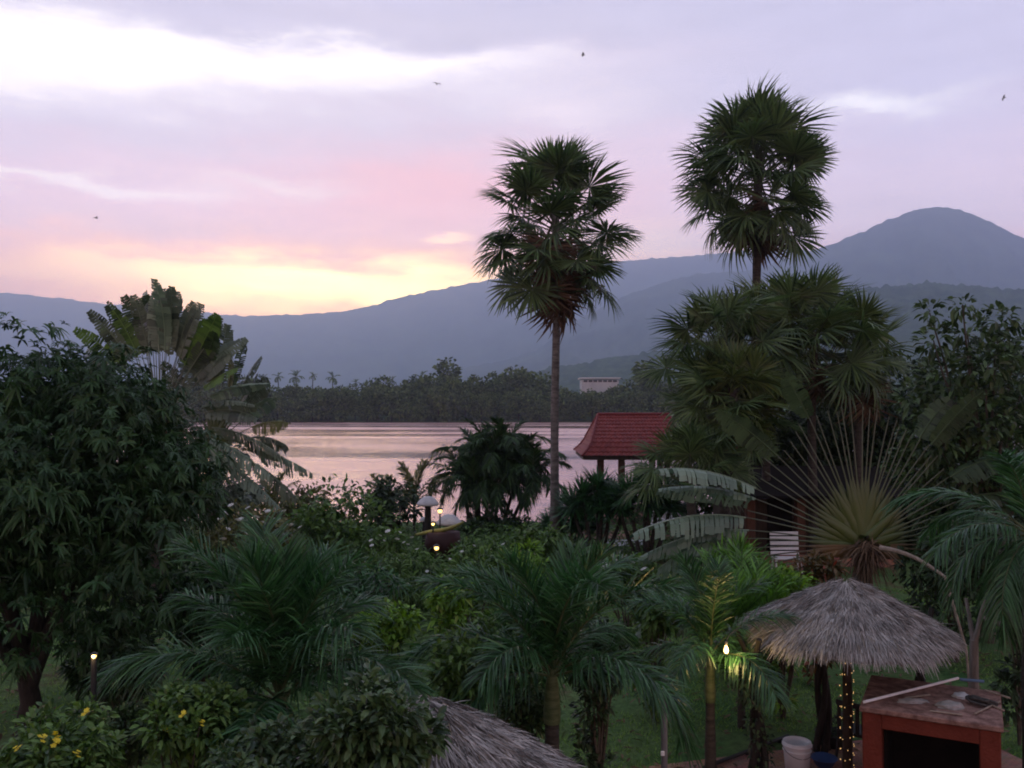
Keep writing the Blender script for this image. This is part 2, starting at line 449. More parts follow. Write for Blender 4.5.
    def lathe(s, prof, c=(0, 0, 0), n=20, mi=0, rnd=.5):
        p = np.asarray(prof, float); th = np.linspace(0, 2 * np.pi, n, endpoint=False)
        ring = np.stack([p[:, 0, None] * np.cos(th), p[:, 0, None] * np.sin(th), np.repeat(p[:, 1, None], n, 1)], -1) + np.asarray(c)
        i = np.arange(len(p) - 1)[:, None] * n; j = np.arange(n)[None]; j2 = (j + 1) % n
        s.add(ring, np.stack([i + j, i + j2, i + n + j2, i + n + j], -1).reshape(-1, 4), rnd, mi, True)
    def leaves(s, P, D, N, L, W, droop=0., rnd=None, mi=0, prof=((0, .12), (.4, 1), (.75, .7), (1, .03)), fold=.18, g=None):
        """a batch of folded leaves, D the way each points, N its upper side"""
        n = len(P); D = unit(D); S_ = unit(np.cross(D, N)); U = np.cross(S_, D)
        L = np.broadcast_to(np.asarray(L, float), (n,)); W = np.broadcast_to(np.asarray(W, float), (n,))
        dr = np.broadcast_to(np.asarray(droop, float), (n,))
        k = len(prof); out = np.empty((n, k, 3, 3))
        for i, (t, w) in enumerate(prof):
            c = P + D * (L * t)[:, None] - UP * (dr * L * t * t)[:, None]
            sd = S_ * (W * .5 * w)[:, None]; lift = U * (W * w * fold)[:, None]
            out[:, i, 0] = c - sd + lift; out[:, i, 1] = c; out[:, i, 2] = c + sd + lift
        b = np.arange(n)[:, None, None] * (3 * k) + np.arange(k - 1)[None, :, None] * 3
        q = np.array([[0, 1, 4, 3], [1, 2, 5, 4]])
        f = (b[..., None] + q[None, None]).reshape(-1, 4)
        if rnd is None: rnd = np.random.default_rng(n).random(n)
        s.add(out, f, np.repeat(rnd, 3 * k), mi)

def link(name, me, parent=None, loc=(0, 0, 0), rot=None):
    o = bpy.data.objects.new(name, me); COL.objects.link(o)
    if rot is not None: o.matrix_basis = Matrix.Translation(Vector(loc)) @ rot
    else: o.location = loc
    if parent is not None: o.parent = parent
    return o
def tag(o, label, cat, group=None, kind=None):
    if label: o['label'] = label
    if cat: o['category'] = cat
    if group: o['group'] = group
    if kind: o['kind'] = kind
    return o
def thing(name, label, cat, loc, group=None, rz=0):
    o = bpy.data.objects.new(name, None); COL.objects.link(o)
    o.empty_display_size = .2
    o.location = tuple(loc); o.rotation_euler = (0, 0, rz)
    return tag(o, label, cat, group)
def structure(name, me, kind='structure'):
    o = link(name, me); o['kind'] = kind; return o
def frame(y, z):
    y = Vector(y).normalized(); z = Vector(z); x = y.cross(z)
    if x.length < 1e-4: x = y.cross(Vector((1, 0, 0)))
    x.normalize(); z = x.cross(y)
    return Matrix((x, y, z)).transposed().to_4x4()
def rng(s): return np.random.default_rng(s)
def sphere(g, n): return unit(g.normal(size=(n, 3)))

# ------------------------------------------------------------------ terrain, water, mountains
def smooth(a, b, x):
    t = np.clip((x - a) / (b - a), 0, 1); return t * t * (3 - 2 * t)
SHORE = 46.0
def ground_z(x, y):
    z = -3.0 * smooth(SHORE - 4, SHORE + 4, y) + 3.6 * smooth(276, 292, y)
    z = z + .05 * np.sin(x * .7 + 1.3 * np.sin(y * .31)) * smooth(6, 14, y) * (1 - smooth(30, 40, y))
    return z
xs = np.unique(np.concatenate([np.linspace(-40, 40, 81), np.geomspace(40, 7000, 30), -np.geomspace(40, 7000, 30)]))
ys = np.unique(np.concatenate([np.linspace(-30, 60, 91), np.linspace(60, 320, 60), np.geomspace(320, 6900, 30), -np.geomspace(30, 400, 8)]))
gx, gy = np.meshgrid(xs, ys)
b = MB()
nx = len(xs)
i = np.arange(len(ys) - 1)[:, None] * nx + np.arange(nx - 1)[None]
b.add(np.stack([gx, gy, ground_z(gx, gy)], -1), np.stack([i, i + 1, i + nx + 1, i + nx], -1).reshape(-1, 4), .5, 0, True)
structure('ground', b.mesh('ground', 'ground'))
WATER_Z = -1.0
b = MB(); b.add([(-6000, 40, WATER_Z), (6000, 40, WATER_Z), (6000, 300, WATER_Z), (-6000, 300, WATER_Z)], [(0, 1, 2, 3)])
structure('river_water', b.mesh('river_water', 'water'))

def ridge(name, pts, D, front, back, m, seed, spur=.4, rough=.012, nx=420, nyf=34, crest=0.):
    """a range of hills: crest line, spurs running down to the plain on this side, a plain back slope"""
    us = np.array([p[0] for p in pts], float); vs = np.array([p[1] for p in pts], float)
    u = np.linspace(us[0], us[-1], nx)
    v = np.interp(u, us, vs)
    ker = np.hanning(13); ker /= ker.sum()
    v = np.convolve(np.pad(v, 6, 'edge'), ker, 'valid')
    hh = H + (401 - v) / F * D
    ts = np.concatenate([np.linspace(0, 1, nyf), 1 + np.linspace(0, 1, 10)[1:]])
    V = np.empty((len(ts), nx, 3))
    for a, t in enumerate(ts):
        for c in range(nx):
            x0 = (u[c] - 512) / F * D
            if t <= 1:
                y = front + (D - front) * t
                n1 = mnoise.fractal(Vector((x0 / D * 9 + t * 1.1, t * 1.5, seed)), .9, 2.1, 5)
                w = 1 - abs(n1) * 1.5
                z = hh[c] * (t ** 1.25) * (1 - spur * (1 - t) * (1.0 - w))
            else:
                y = D + (back - D) * (t - 1); z = hh[c] * (1 - (t - 1) ** 1.3)
            n2 = mnoise.fractal(Vector((x0 * .02, y * .02, seed + 5)), .9, 2.1, 4)
            z += rough * hh.mean() * n2 + (crest * mnoise.noise(Vector((x0 * .09, y * .09, seed))) if crest else 0)
            V[a, c] = ((u[c] - 512) / F * y if t <= 1 else x0, y, z)
    b = MB(); i = np.arange(len(ts) - 1)[:, None] * nx + np.arange(nx - 1)[None]
    b.add(V, np.stack([i, i + 1, i + nx + 1, i + nx], -1).reshape(-1, 4), .5, 0, True)
    o = structure(name, b.mesh(name, m))
    return o
ridge('far_mountain_range', [(-420, 300), (-200, 296), (-80, 288), (0, 292), (50, 297), (100, 303), (160, 309), (240, 316), (330, 313), (375, 305), (400, 296), (440, 289),
      (500, 277), (560, 268), (600, 263), (640, 259), (700, 255), (745, 250), (800, 249), (900, 262), (1100, 290), (1500, 330)], 6200, 4300, 6850, 'hill', 2.0, spur=.7, rough=.018)
ridge('peaked_mountain', [(430, 372), (500, 362), (545, 347), (562, 328), (600, 308), (637, 291), (680, 277), (712, 272), (752, 270), (775, 262), (800, 255), (830, 245), (870, 228), (905, 213), (930, 206), (950, 206),
      (975, 213), (1000, 226), (1024, 237), (1070, 256), (1150, 280), (1350, 300), (1600, 320)], 4200, 2300, 5600, 'hill', 11.0, spur=.8, rough=.018)
ridge('wooded_foothill', [(500, 388), (545, 369), (590, 362), (640, 353), (670, 350), (720, 338), (780, 312), (830, 295), (870, 287), (900, 285), (930, 282), (960, 284),
      (1024, 290), (1100, 300), (1300, 320), (1600, 340)], 1700, 900, 2300, 'hill_near', 21.0, spur=.3, rough=.02, crest=9.0)

# ------------------------------------------------------------------ haze
b = MB(); b.box((0, 3425, 480), (14400, 7150, 970))
hm = bpy.data.materials.new('haze'); hm.use_nodes = True
t = hm.node_tree; t.nodes.clear()
ho = t.nodes.new('ShaderNodeOutputMaterial'); hv = t.nodes.new('ShaderNodeVolumePrincipled')
hv.inputs['Color'].default_value = (.63, .76, 1.0, 1); hv.inputs['Density'].default_value = 2.5e-4
hv.inputs['Anisotropy'].default_value = .7
t.links.new(hv.outputs[0], ho.inputs['Volume'])
hz = structure('haze', b.mesh('haze', hm), 'stuff')

# ------------------------------------------------------------------ far bank
def far_tree_meshes(seed, h, w):
    g = rng(seed); b = MB(); tk = MB()
    n = 1500
    lump = []
    for k in range(11):
        a = g.random() * 6.28; q = g.random()
        lump.append((math.cos(a) * w * .34 * math.sqrt(q), math.sin(a) * w * .34 * math.sqrt(q), h * (.12 + .75 * g.random()), w * (.16 + .12 * g.random())))
    lump = np.array(lump)
    L = lump[g.integers(0, len(lump), n)]
    d = sphere(g, n); d[:, 2] = d[:, 2] * .8 + .15
    P = L[:, :3] + d * L[:, 3:4] * (.55 + .5 * g.random((n, 1)))
    b.leaves(P, unit(d + .8 * sphere(g, n)), sphere(g, n), .95 + .6 * g.random(n), .6 + .4 * g.random(n), .25, g.random(n), prof=((0, .3), (.5, 1), (1, .1)))
    tk.tube([(0, 0, -1.5), (.1, 0, h * .3), (0, .1, h * .6)], (.35, .28, .12), 6)
    return b.mesh('crown', 'farleaf'), tk.mesh('trunk', 'bark')
FT = [far_tree_meshes(100 + k, h, w) for k, (h, w) in enumerate([(13, 13), (15, 12), (11, 14), (16, 15), (12, 11), (14, 16)])]
g = rng(5)
def far_tree(x, y, k, s, label, group='trees along the far river bank'):
    t = thing('riverside_tree', label, 'tree', (x, y, float(ground_z(x, y)) + .1), group, g.random() * 6.28)
    t.scale = (s, s, s)
    link('crown', FT[k][0], t); link('trunk', FT[k][1], t)
    return t
for row, (yy, cnt, lab) in enumerate([(281, 44, 'dark tree rising straight from the water line of the far bank, in its front row'),
                                      (296, 40, 'tree of the second row on the far bank, its crown showing above the water-side trees')]):
    for k in range(cnt):
        u = 170 + (k + .5 * row + g.random() * .5) * (560 / cnt)
        sc = (.70 if row == 0 else .90) * (.72 + .55 * g.random())
        if 572 < u < 622: sc = .62 + .1 * g.random()
        if 330 < u < 360 and row: sc *= .8
        far_tree((u - 512) / F * yy, yy + g.random() * 8, int(g.integers(0, 6)), sc, lab)
far_tree((642 - 512) / F * 298, 298, 3, 1.12, 'large dome-shaped tree on the far bank just to the right of the white building', None)
far_tree((446 - 512) / F * 300, 300, 3, 1.18, 'tallest rounded crown on the far bank, straight across the river from the clumped palms', None)
far_tree((520 - 512) / F * 300, 300, 5, 1.15, 'broad raised crown on the far bank just left of the tall palm trunk', None)

# coconut palms standing out of the far treeline
def pinnate(L, e0, arch, npair, ll, lw, seed, start=.12, plume=.35, droop=.35, rr=.018, fwd=.75, taper=.45, mid=0, leafi=1, sway=.1, prof=((0, .35), (.3, 1), (.7, .75), (1, .05))):
    """arching feather frond growing along +y from its base, gravity already bent in"""
    g = rng(seed); b = MB()
    n = 14; s = np.linspace(0, 1, n)
    ang = e0 - arch * s ** 1.4
    bend = sway * g.normal()
    st = L / (n - 1)
    y = np.concatenate(([0], np.cumsum(np.cos(ang[:-1]) * st))); z = np.concatenate(([0], np.cumsum(np.sin(ang[:-1]) * st)))
    pts = np.stack([bend * L * s * s, y, z], -1)
    b.tube(pts, rr * (1.05 - .9 * s), 5, .5, mid)
    q = np.linspace(start, 1, npair)
    for side in (-1, 1):
        qq = np.clip(q + g.normal(size=npair) * .006, 0, 1)
        P = np.stack([np.interp(qq, s, pts[:, c]) for c in range(3)], -1)
        T = unit(np.stack([np.interp(qq, s, np.gradient(pts[:, c])) for c in range(3)], -1))
        SD = unit(np.cross(T, UP + .001)) * side
        NU = unit(np.cross(SD * side, T))
        pl = plume * (g.random(npair) * 1.6 - .35)
        D = unit(SD * 1.0 + T * (fwd + .5 * qq[:, None]) + NU * pl[:, None] + .12 * g.normal(size=(npair, 3)))
        env = np.sin(np.pi * np.clip(.12 + .86 * (qq - start) / (1 - start), 0, 1)) ** .6
        Ls = ll * (taper + (1 - taper) * env) * (.85 + .3 * g.random(npair))
        b.leaves(P, D, NU + .5 * g.normal(size=(npair, 3)), Ls, lw * (.8 + .4 * g.random(npair)), droop * (.5 + g.random(npair)), g.random(npair), leafi, prof, fold=.12)
    return b
CF = [pinnate(4.6, e, .9 + .3 * k % 2, 26, 1.0, .16, 40 + k).mesh('frond', ['twig', 'farleaf']) for k, e in enumerate((1.2, .8, .4, .0, -.4))]
for k, (u, v) in enumerate([(278, 372), (296, 372), (313, 371), (333, 373), (262, 377), (392, 376), (421, 373), (356, 378)]):
    yy = 310 + 6 * (k % 3)
    top = at(u, v + 5, yy)
    t = thing('coconut_palm', None, 'palm tree', (top[0], yy, .4), 'coconut palms of the far bank', k)
    t['label'] = ['coconut palm over the far treeline, second from the traveller palm at left', 'coconut palm over the far treeline, third from the left-hand traveller palm',
                  'coconut palm over the far treeline, fourth from the left-hand traveller palm', 'coconut palm over the far treeline, fifth and last of the close row',
                  'first coconut palm of the far bank, half hidden beside the traveller palm blades', 'coconut palm on the far bank, left one of the spaced pair near the middle',
                  'coconut palm on the far bank nearest to the tallest rounded crown', 'short coconut palm alone on the far bank, just past the close row of five'][k]
    bt = MB(); zt = top[2] - .4
    bt.tube([(0, 0, -1), (.3, .2, zt * .5), (0, 0, zt)], (.25, .2, .16), 6); link('trunk', bt.mesh('trunk', 'palmbark_dark'), t)
    for j in range(16):
        link('frond', CF[j % 5], t, (0, 0, zt), Matrix.Rotation(j * 2.4, 4, 'Z') @ Matrix.Scale((.5, .72, .42, .62, .8)[k % 5], 4))

# white building among the far trees
wb = thing('white_hall', 'long low white building with a pale flat roof among the far trees', 'building', (*at(599, 384, 322)[:2], .6))
zc = at(599, 384, 322)[2]
b = MB(); b.box((0, 0, zc / 2 + .4), (13.2, 9, zc + .6)); link('wall', b.mesh('wall', 'whitewall'), wb)
b = MB(); b.box((0, 0, zc + 1.35), (14.6, 10.4, .55), bev=.1); link('roof', b.mesh('roof', 'greyroof'), wb)
b = MB(); b.box((0, -4.53, zc + .35), (12.6, .08, .7)); link('dark_strip', b.mesh('dark_strip', 'darkstrip'), wb)  # plain dark strip set on the wall just below the roof
for k in range(8):
    b = MB(); b.box((-6.1 + 1.74 * k, -4.6, zc + .35), (.3, .12, .72)); link('column', b.mesh('column', 'whitewall'), wb)

# ------------------------------------------------------------------ sugar palms and other fan palms
def fan(seed, pet, rad, nseg=42, span=292, droop=.15, fold=.25, dead=False):
    """costapalmate fan: stalk along +y, blade facing +z, stiff pleated fingers split from half way"""
    g = rng(seed); b = MB()
    s = np.linspace(0, 1, 6)
    b.tube(np.stack([0 * s, pet * s, -.06 * pet * s * s], -1), np.linspace(.035, .018, 6), 5, .5, 0)
    hub = np.array((0, pet * .98, -.06 * pet))
    th = np.radians(np.linspace(-span / 2, span / 2, nseg)) + g.normal(size=nseg) * .025
    hw = np.radians(span / nseg) * .5
    for k, a in enumerate(th):
        Rk = rad * (.78 + .22 * math.cos(a * .55)) * (.9 + .2 * g.random())
        bend = droop * (.4 + 1.2 * g.random()) + (.5 * g.random() if dead else 0)
        rs = (0.02, .5, .78, 1.0); wf = (1, 1.0, .55, .05)
        rowv = []
        for r, w in zip(rs, wf):
            rr = Rk * r; half = math.tan(hw) * rad * min(r, .56) * w * 1.22
            d = np.array((math.sin(a), math.cos(a), 0)); pn = np.array((math.cos(a), -math.sin(a), 0))
            zz = -bend * Rk * r ** 2.2 + .18 * rr * abs(math.sin(a)) * (0 if dead else 1)
            c = hub + d * rr + np.array((0, 0, zz))
            lift = fold * half
            rowv += [c - pn * half - UP * lift, c + UP * lift, c + pn * half - UP * lift]
        f = []
        for q in range(3):
            o = q * 3; f += [(o, o + 1, o + 4, o + 3), (o + 1, o + 2, o + 5, o + 4)]
        b.add(rowv, f, np.clip(.45 + .25 * g.normal(), 0, 1), 1)
    return b
FANS = [fan(60 + k, 1.62 + .14 * (k % 3), 1.10 + .08 * (k % 2), droop=.08 + .15 * k).mesh('fan_frond', ['petiole', 'fan']) for k in range(5)]
FANS_B = [fan(70 + k, 1.15, 1.15, droop=.1 + .16 * k).mesh('fan_frond', ['petiole', 'fan_bright']) for k in range(4)]
FDEAD = [fan(80 + k, 1.0, 1.0, 26, 240, .5, .35, True).mesh('dry_frond', ['twig', 'fan_dead']) for k in range(3)]

def fan_palm(name, label, base, crown_z, n, scale, seed, trunk_r, lean=(0, 0), meshes=FANS, ndead=0, top_tilt=.05, low=2.25, bark='palmbark', group=None, low_scale=1.0, pw=1.0, spread_z=.3):
    g = rng(seed)
    t = thing(name, label, 'palm tree', base, group)
    hgt = crown_z - base[2]
    b = MB(); s = np.linspace(0, 1, 26)
    wob = .06 * np.sin(s * 7 + seed)
    rad = trunk_r * (1 + .5 * np.exp(-s * 12) - .18 * s) * (1 + .03 * np.sin(s * 90)) * (1 + .2 * np.exp(-((s - .98) / .05) ** 2))
    b.tube(np.stack([lean[0] * s * s + wob * s, lean[1] * s * s, hgt * s], -1), rad, 10, s)
    link('trunk', b.mesh('trunk', bark), t)
    top = np.array((lean[0] + wob[-1], lean[1], hgt))
    for k in range(n):
        q = (k + .5) / n
        th = top_tilt + (low - top_tilt) * q ** pw + g.normal() * .08
        ph = k * 2.39996 + g.normal() * .25
        d = Vector((math.sin(th) * math.cos(ph), math.sin(th) * math.sin(ph), math.cos(th)))
        zh = Vector((0, 0, 1)) - d * d.z
        if zh.length < .2: zh = Vector((math.cos(ph), math.sin(ph), 0)) * -1
        rot = frame(d, zh) @ Matrix.Rotation(g.normal() * .55, 4, 'Y')
        sc = scale * (.88 + .24 * g.random()) * (1 - (1 - low_scale) * q)
        o = link('frond', meshes[int(g.integers(0, len(meshes)))], t, top + np.array((0, 0, -(.2 + spread_z * q) * scale)), rot @ Matrix.Scale(sc, 4))
    for k in range(ndead):
        th = 2.62 + .42 * g.random(); ph = k * 2.39996 + 1
        d = Vector((math.sin(th) * math.cos(ph), math.sin(th) * math.sin(ph), math.cos(th)))
        rot = frame(d, Vector((math.cos(ph), math.sin(ph), .3))) @ Matrix.Rotation(g.normal() * .5, 4, 'Y')
        o = link('dry_frond', FDEAD[k % 3], t, top - np.array((0, 0, .1 + (.5 + spread_z * 1.25) * scale * g.random() ** .7)), rot @ Matrix.Scale(scale * (.85 + .35 * g.random()), 4))
        o['label'] = 'dry brown fan leaf hanging against the trunk'
    return t
yA = 34.0; cA = at(558, 208, yA)
fan_palm('sugar_palm', 'tall sugar palm with bare pale trunk and brown dry fans under its crown', (at(555, 550, yA)[0], yA, 0), cA[2], 56, 1.12, 3, .165, (.05, 0), ndead=15, low=2.3, pw=.9, spread_z=1.35)
yB = 37.0; cB = at(757, 158, yB)
fan_palm('sugar_palm', 'tallest sugar palm with dense heart shaped crown, standing behind the low fan palms', (cB[0] - .1, yB, 0), cB[2], 74, 1.16, 8, .2, (.1, 0), ndead=6, low=2.4, spread_z=1.3, bark='palmbark_dark')
low_fans = [(724, 352, 29.5, 26, 1.0, 'low fan palm at the left end of the thicket below the tallest palm'),
            (765, 330, 31.5, 26, 1.02, 'low fan palm right under the bare trunk of the tallest palm'),
            (812, 335, 30.5, 26, .98, 'low fan palm of the thicket above the middle of the big stalk fan'),
            (858, 342, 31.0, 24, .95, 'low fan palm at the right end of the thicket, in front of the foothill'),
            (724, 404, 28.5, 22, .85, 'shaggy fan palm over the right end of the red tiled roof'),
            (735, 388, 28.0, 22, .85, 'drooping fan palm in the heart of the thicket over the torn grey blades'),
            (692, 476, 27.0, 20, .72, 'stunted fan palm between the red roofed pavilion and the torn grey blades')]
for k, (u, v, y, n, s, lab) in enumerate(low_fans):
    c = at(u, v, y)
    fan_palm('fan_palm', lab, (c[0], y, 0), c[2], n, s, 200 + k, .16, meshes=FANS_B if k % 2 else FANS, ndead=3 if k < 6 else 0, low=2.5 if k < 6 else 1.75, bark='palmbark_dark', group='low fan palms of the thicket')

# ------------------------------------------------------------------ travellers' palms (fan of stalks, torn banana-like blades)
def blade(b, pts, side, width, seed, droop, torn=.8, mi=0, nstrip=22):
    """torn blade along a midrib: two rows of strips, each hanging a little differently"""
    g = rng(seed); k = len(pts)
    s = np.linspace(0, 1, k)
    q = np.linspace(0.02, 1, nstrip + 1)
    for sg in (-1, 1):
        for j in range(nstrip):
            if j and g.random() < .05 * torn: continue
            a0, a1 = q[j], q[j + 1] - (.012 * g.random() * torn)
            m_ = .5 * (a0 + a1)
            w = width * (math.sin(math.pi * min(1, .10 + .86 * m_)) ** .55) * (1 - .35 * torn * g.random() * (g.random() < .5))
            p0 = np.array([np.interp(a0, s, pts[:, c]) for c in range(3)]); p1 = np.array([np.interp(a1, s, pts[:, c]) for c in range(3)])
            T = unit(p1 - p0)
            sd = unit(side - T * np.dot(side, T)) * sg
            if j == 0 or g.random() < .35: grp = g.random(); tint = np.clip(.5 + .2 * g.normal(), 0, 1)
            dr = droop * (.75 + .7 * grp * torn + .12 * g.random())
            fw = .25
            vv = []
            for r in (0, .35, .7, 1.0):
                o = sd * w * r * (1 - .35 * min(1, dr) * r) + T * fw * w * r - UP * dr * w * r * r * .8
                tw = T * .02 * g.normal() * r
                vv += [p0 + o + tw, p1 + o - tw * .5 - T * (a1 - a0) * .25 * r * torn * g.random()]
            f = [(2 * i, 2 * i + 1, 2 * i + 3, 2 * i + 2) for i in range(3)]
            b.add(vv, f, np.clip(tint + .06 * g.normal(), 0, 1), mi)

def stalk_mat(name, base, tip):
    m, t, p = mat(name)
    a = t.nodes.new('ShaderNodeAttribute'); a.attribute_name = 'rnd'
    r = t.nodes.new('ShaderNodeValToRGB')
    r.color_ramp.elements[0].position = .22; r.color_ramp.elements[0].color = (*base, 1)
    r.color_ramp.elements[1].position = .62; r.color_ramp.elements[1].color = (*tip, 1)
    t.links.new(a.outputs['Fac'], r.inputs[0]); t.links.new(r.outputs[0], p.inputs['Base Color'])
    p.inputs['Roughness'].default_value = .5
    return m
M['stalk'] = stalk_mat('fan_stalk', (.062, .088, .016), (.08, .10, .065))
M['stalk_old'] = stalk_mat('old_fan_stalk', (.13, .065, .016), (.085, .085, .06))
def ravenala(label, hub, angs, petL, bladeL, width, rz, seed, trunk_h, mats=('banana',), sheath=.17, group=None, twist=.5, drp=1.0, upper_keep=1):
    g = rng(seed)
    t = thing('travellers_palm', label, 'palm plant', (hub[0], hub[1], hub[2] - trunk_h), group, rz)
    b = MB(); s = np.linspace(0, 1, 10)
    b.tube(np.stack([.03 * np.sin(9 * s), 0 * s, (trunk_h + .1) * s], -1), .2 * (1 + .3 * np.exp(-s * 8)) * (1 + .05 * np.sin(s * 40)), 10)
    link('trunk', b.mesh('trunk', 'palmbark_dark'), t)
    n = len(angs)
    for k, a in enumerate(angs):
        a = R(a + (.45 if upper_keep < 1 else 1.2) * g.normal())
        d = np.array((math.cos(a), 0, math.sin(a)))
        up_ = math.sin(a)
        # stalks start one above another on alternate sides, nested into a flat fan
        base = np.array((.10 * math.cos(a), .012 * (k % 2) - .01 + .02 * g.normal(), trunk_h - .12 + .35 * max(0, up_)))
        L = petL * (.92 + .09 * g.random() + .10 * max(0, up_) - .14 * max(0, math.cos(a)))
        s = np.linspace(0, 1, 12)
        sagv = -.10 * (1 - up_) * L * s * s
        fwd = -.05 * g.normal() * L * s * s
        pts = base + d * (L * s)[:, None] + np.stack([0 * s, fwd, sagv], -1)
        rad = np.interp(s, (0, .3, .42, 1), (sheath, sheath * .5, .019, .0105))
        st = MB(); st.tube(pts, rad, 6, s, 0, flat=1.0, flat_axis=(0, 1, 0))
        # flatten the sheath front to back
        vv = st.v[0]; vv[:, 1] = base[1] + (vv[:, 1] - base[1]) * .4
        lf = link('leaf_stalk', st.mesh('leaf_stalk', 'stalk_old' if (math.sin(a) < .12) else 'stalk'), t)
        if upper_keep < 1 and 30 < math.degrees(a) < 148 and g.random() > upper_keep: continue
        # blade
        e = pts[-1]; T0 = unit(pts[-1] - pts[-3])
        m = 14; q = np.linspace(0, 1, m)
        big = upper_keep < 1 and math.cos(a) < -.78
        if big and k % 4 == 3: continue
        BL = bladeL * (.7 + .45 * g.random()) * (1.35 if big else 1)
        bendk = (.25 + .75 * (1 - abs(up_))) * drp
        mp = e + T0 * (BL * q)[:, None] - UP * (bendk * .38 * BL * q ** 2)[:, None] + np.array((0, 1, 0)) * (g.normal() * .16 * BL * q ** 2)[:, None]
        tang = np.array((-math.sin(a), 0, math.cos(a)))
        tw = g.normal() * twist
        side = tang * math.cos(tw) + np.array((0, 1, 0)) * math.sin(tw)
        if abs(up_) < .65: side = side * .6 + np.array((0, 1, 0)) * (.8 if g.random() < .5 else -.8)
        bb = MB(); bb.tube(mp, np.linspace(.024, .006, m), 5, .9, 0)
        blade(bb, mp, side, width * (1.45 if big else 1) * (.85 + .3 * g.random()), seed * 100 + k, (.10 + 1.1 * (1 - abs(up_))) * drp, .35 + .6 * (1 - abs(up_)), 0)
        link('blade', bb.mesh('blade', mats[0] if (math.cos(a) < -.78) else mats[int(g.integers(1 if upper_keep < 1 else 0, len(mats)))]), lf)
    return t
hubR = at(862, 545, 20)
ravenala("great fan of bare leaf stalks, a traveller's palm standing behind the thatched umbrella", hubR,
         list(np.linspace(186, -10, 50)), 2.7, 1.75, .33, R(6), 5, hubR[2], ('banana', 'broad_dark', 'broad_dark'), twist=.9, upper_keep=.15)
hubL = at(160, 425, 24)
ravenala("ragged traveller's palm rising behind the dark mango tree", hubL,
         [165, 150, 138, 128, 122, 118, 114, 111, 108, 105, 103, 101, 99, 97, 95, 92, 90, 87, 85, 82, 80, 77, 74, 71, 68, 65, 62, 59, 56, 52, 48, 44, 39, 33, 26, 18, 8, -4, -14], 1.65, 1.85, .30, R(-14), 9, hubL[2], ('grey', 'banana', 'broad_dark', 'mid', 'grey'), twist=.35)

hub_b = at(215, 446, 25.5)
ravenala('ragged banana-like clump between the mango and the river, lower than the palm beside it', hub_b,
         [160, 140, 125, 112, 104, 96, 90, 84, 78, 72, 66, 60, 54, 46, 38, 28, 16, 4, -8], 1.5, 1.75, .32, R(-24), 19, hub_b[2], ('grey', 'banana', 'olive', 'grey', 'broad_dark'), twist=.8, sheath=.13)
# dry fibre hanging at the hub of the great fan
t = thing('dry_leaf_mass', 'brown mass of dry leaf bases hanging under the hub of the great stalk fan', 'dry leaves', (hubR[0], hubR[1] - .3, hubR[2]))
g = rng(15); b = MB(); n = 220
a = g.uniform(-.4, 3.54, n); d = np.stack([np.cos(a) * .6, -.35 + .3 * g.normal(size=n), -np.abs(np.sin(a)) * 1.0 + .25], -1)
b.leaves(np.stack([.12 * g.normal(size=n), .05 * g.normal(size=n), .1 * g.normal(size=n)], -1), d, UP + sphere(g, n), .35 + .5 * g.random(n), .03, .5, g.random(n), 0, ((0, .8), (.5, 1), (1, .2)))
link('fibre', b.mesh('fibre', 'fan_dead'), t)

# ------------------------------------------------------------------ broadleaf crowns
def crown(b, lumps, n, L, W, seed, droop=.35, mi=0, rosette=0, tight=(.7, .35), squash=.85, prof=((0, .12), (.4, 1), (.75, .7), (1, .03)), out_=1.0, spread=.8):
    g = rng(seed); lumps = np.asarray(lumps, float)
    p = lumps[:, 3] ** 2; idx = g.choice(len(lumps), n, p=p / p.sum())
    q = lumps[idx]
    d = sphere(g, n); d[:, 2] = d[:, 2] * squash + .12
    P = q[:, :3] + d * q[:, 3:4] * (tight[0] + tight[1] * g.random((n, 1)))
    if rosette:
        ax = unit(d + np.array((0, 0, .35)) + .35 * sphere(g, n))
        Pr = np.repeat(P, rosette, 0); A = np.repeat(ax, rosette, 0)
        D = unit(A * (.15 + .7 * g.random((n * rosette, 1))) + unit(np.cross(A, sphere(g, n * rosette))))
        tint = np.clip(np.repeat(g.random(n), rosette) * .7 + .3 * g.random(n * rosette), 0, 1)
        b.leaves(Pr, D, A, L * (.7 + .5 * g.random(n * rosette)), W * (.8 + .4 * g.random(n * rosette)), droop * (.5 + g.random(n * rosette)), tint, mi, prof)
    else:
        D = unit(d * out_ + spread * sphere(g, n))
        b.leaves(P, D, UP + .6 * sphere(g, n), L * (.65 + .6 * g.random(n)), W * (.7 + .5 * g.random(n)), droop * (.3 + g.random(n)), g.random(n), mi, prof)
def ell_lumps(rx, ry, rz, cz, k, r, seed, inner=.62):
    g = rng(seed); d = sphere(g, k)
    d = d * (inner + (1 - inner) * g.random((k, 1)) ** .5)
    rr = r * (.75 + .5 * g.random(k))
    return np.stack([d[:, 0] * (rx - r * .8), d[:, 1] * (ry - r * .8), cz + d[:, 2] * (rz - r * .8), rr], -1)
def limbs(b, base, tips, r0, seed, fork=.35):
    g = rng(seed)
    for tpt in tips:
        tpt = np.asarray(tpt, float); p0 = np.asarray(base, float)
        s = np.linspace(0, 1, 8)[:, None]
        midp = p0 + (tpt - p0) * fork + np.array((0, 0, .25 * np.linalg.norm(tpt - p0) * .5))
        pts = (1 - s) ** 2 * p0 + 2 * s * (1 - s) * midp + s * s * tpt + g.normal(size=(8, 3)) * .03 * s
        b.tube(pts, np.linspace(r0, r0 * .2, 8), 6)

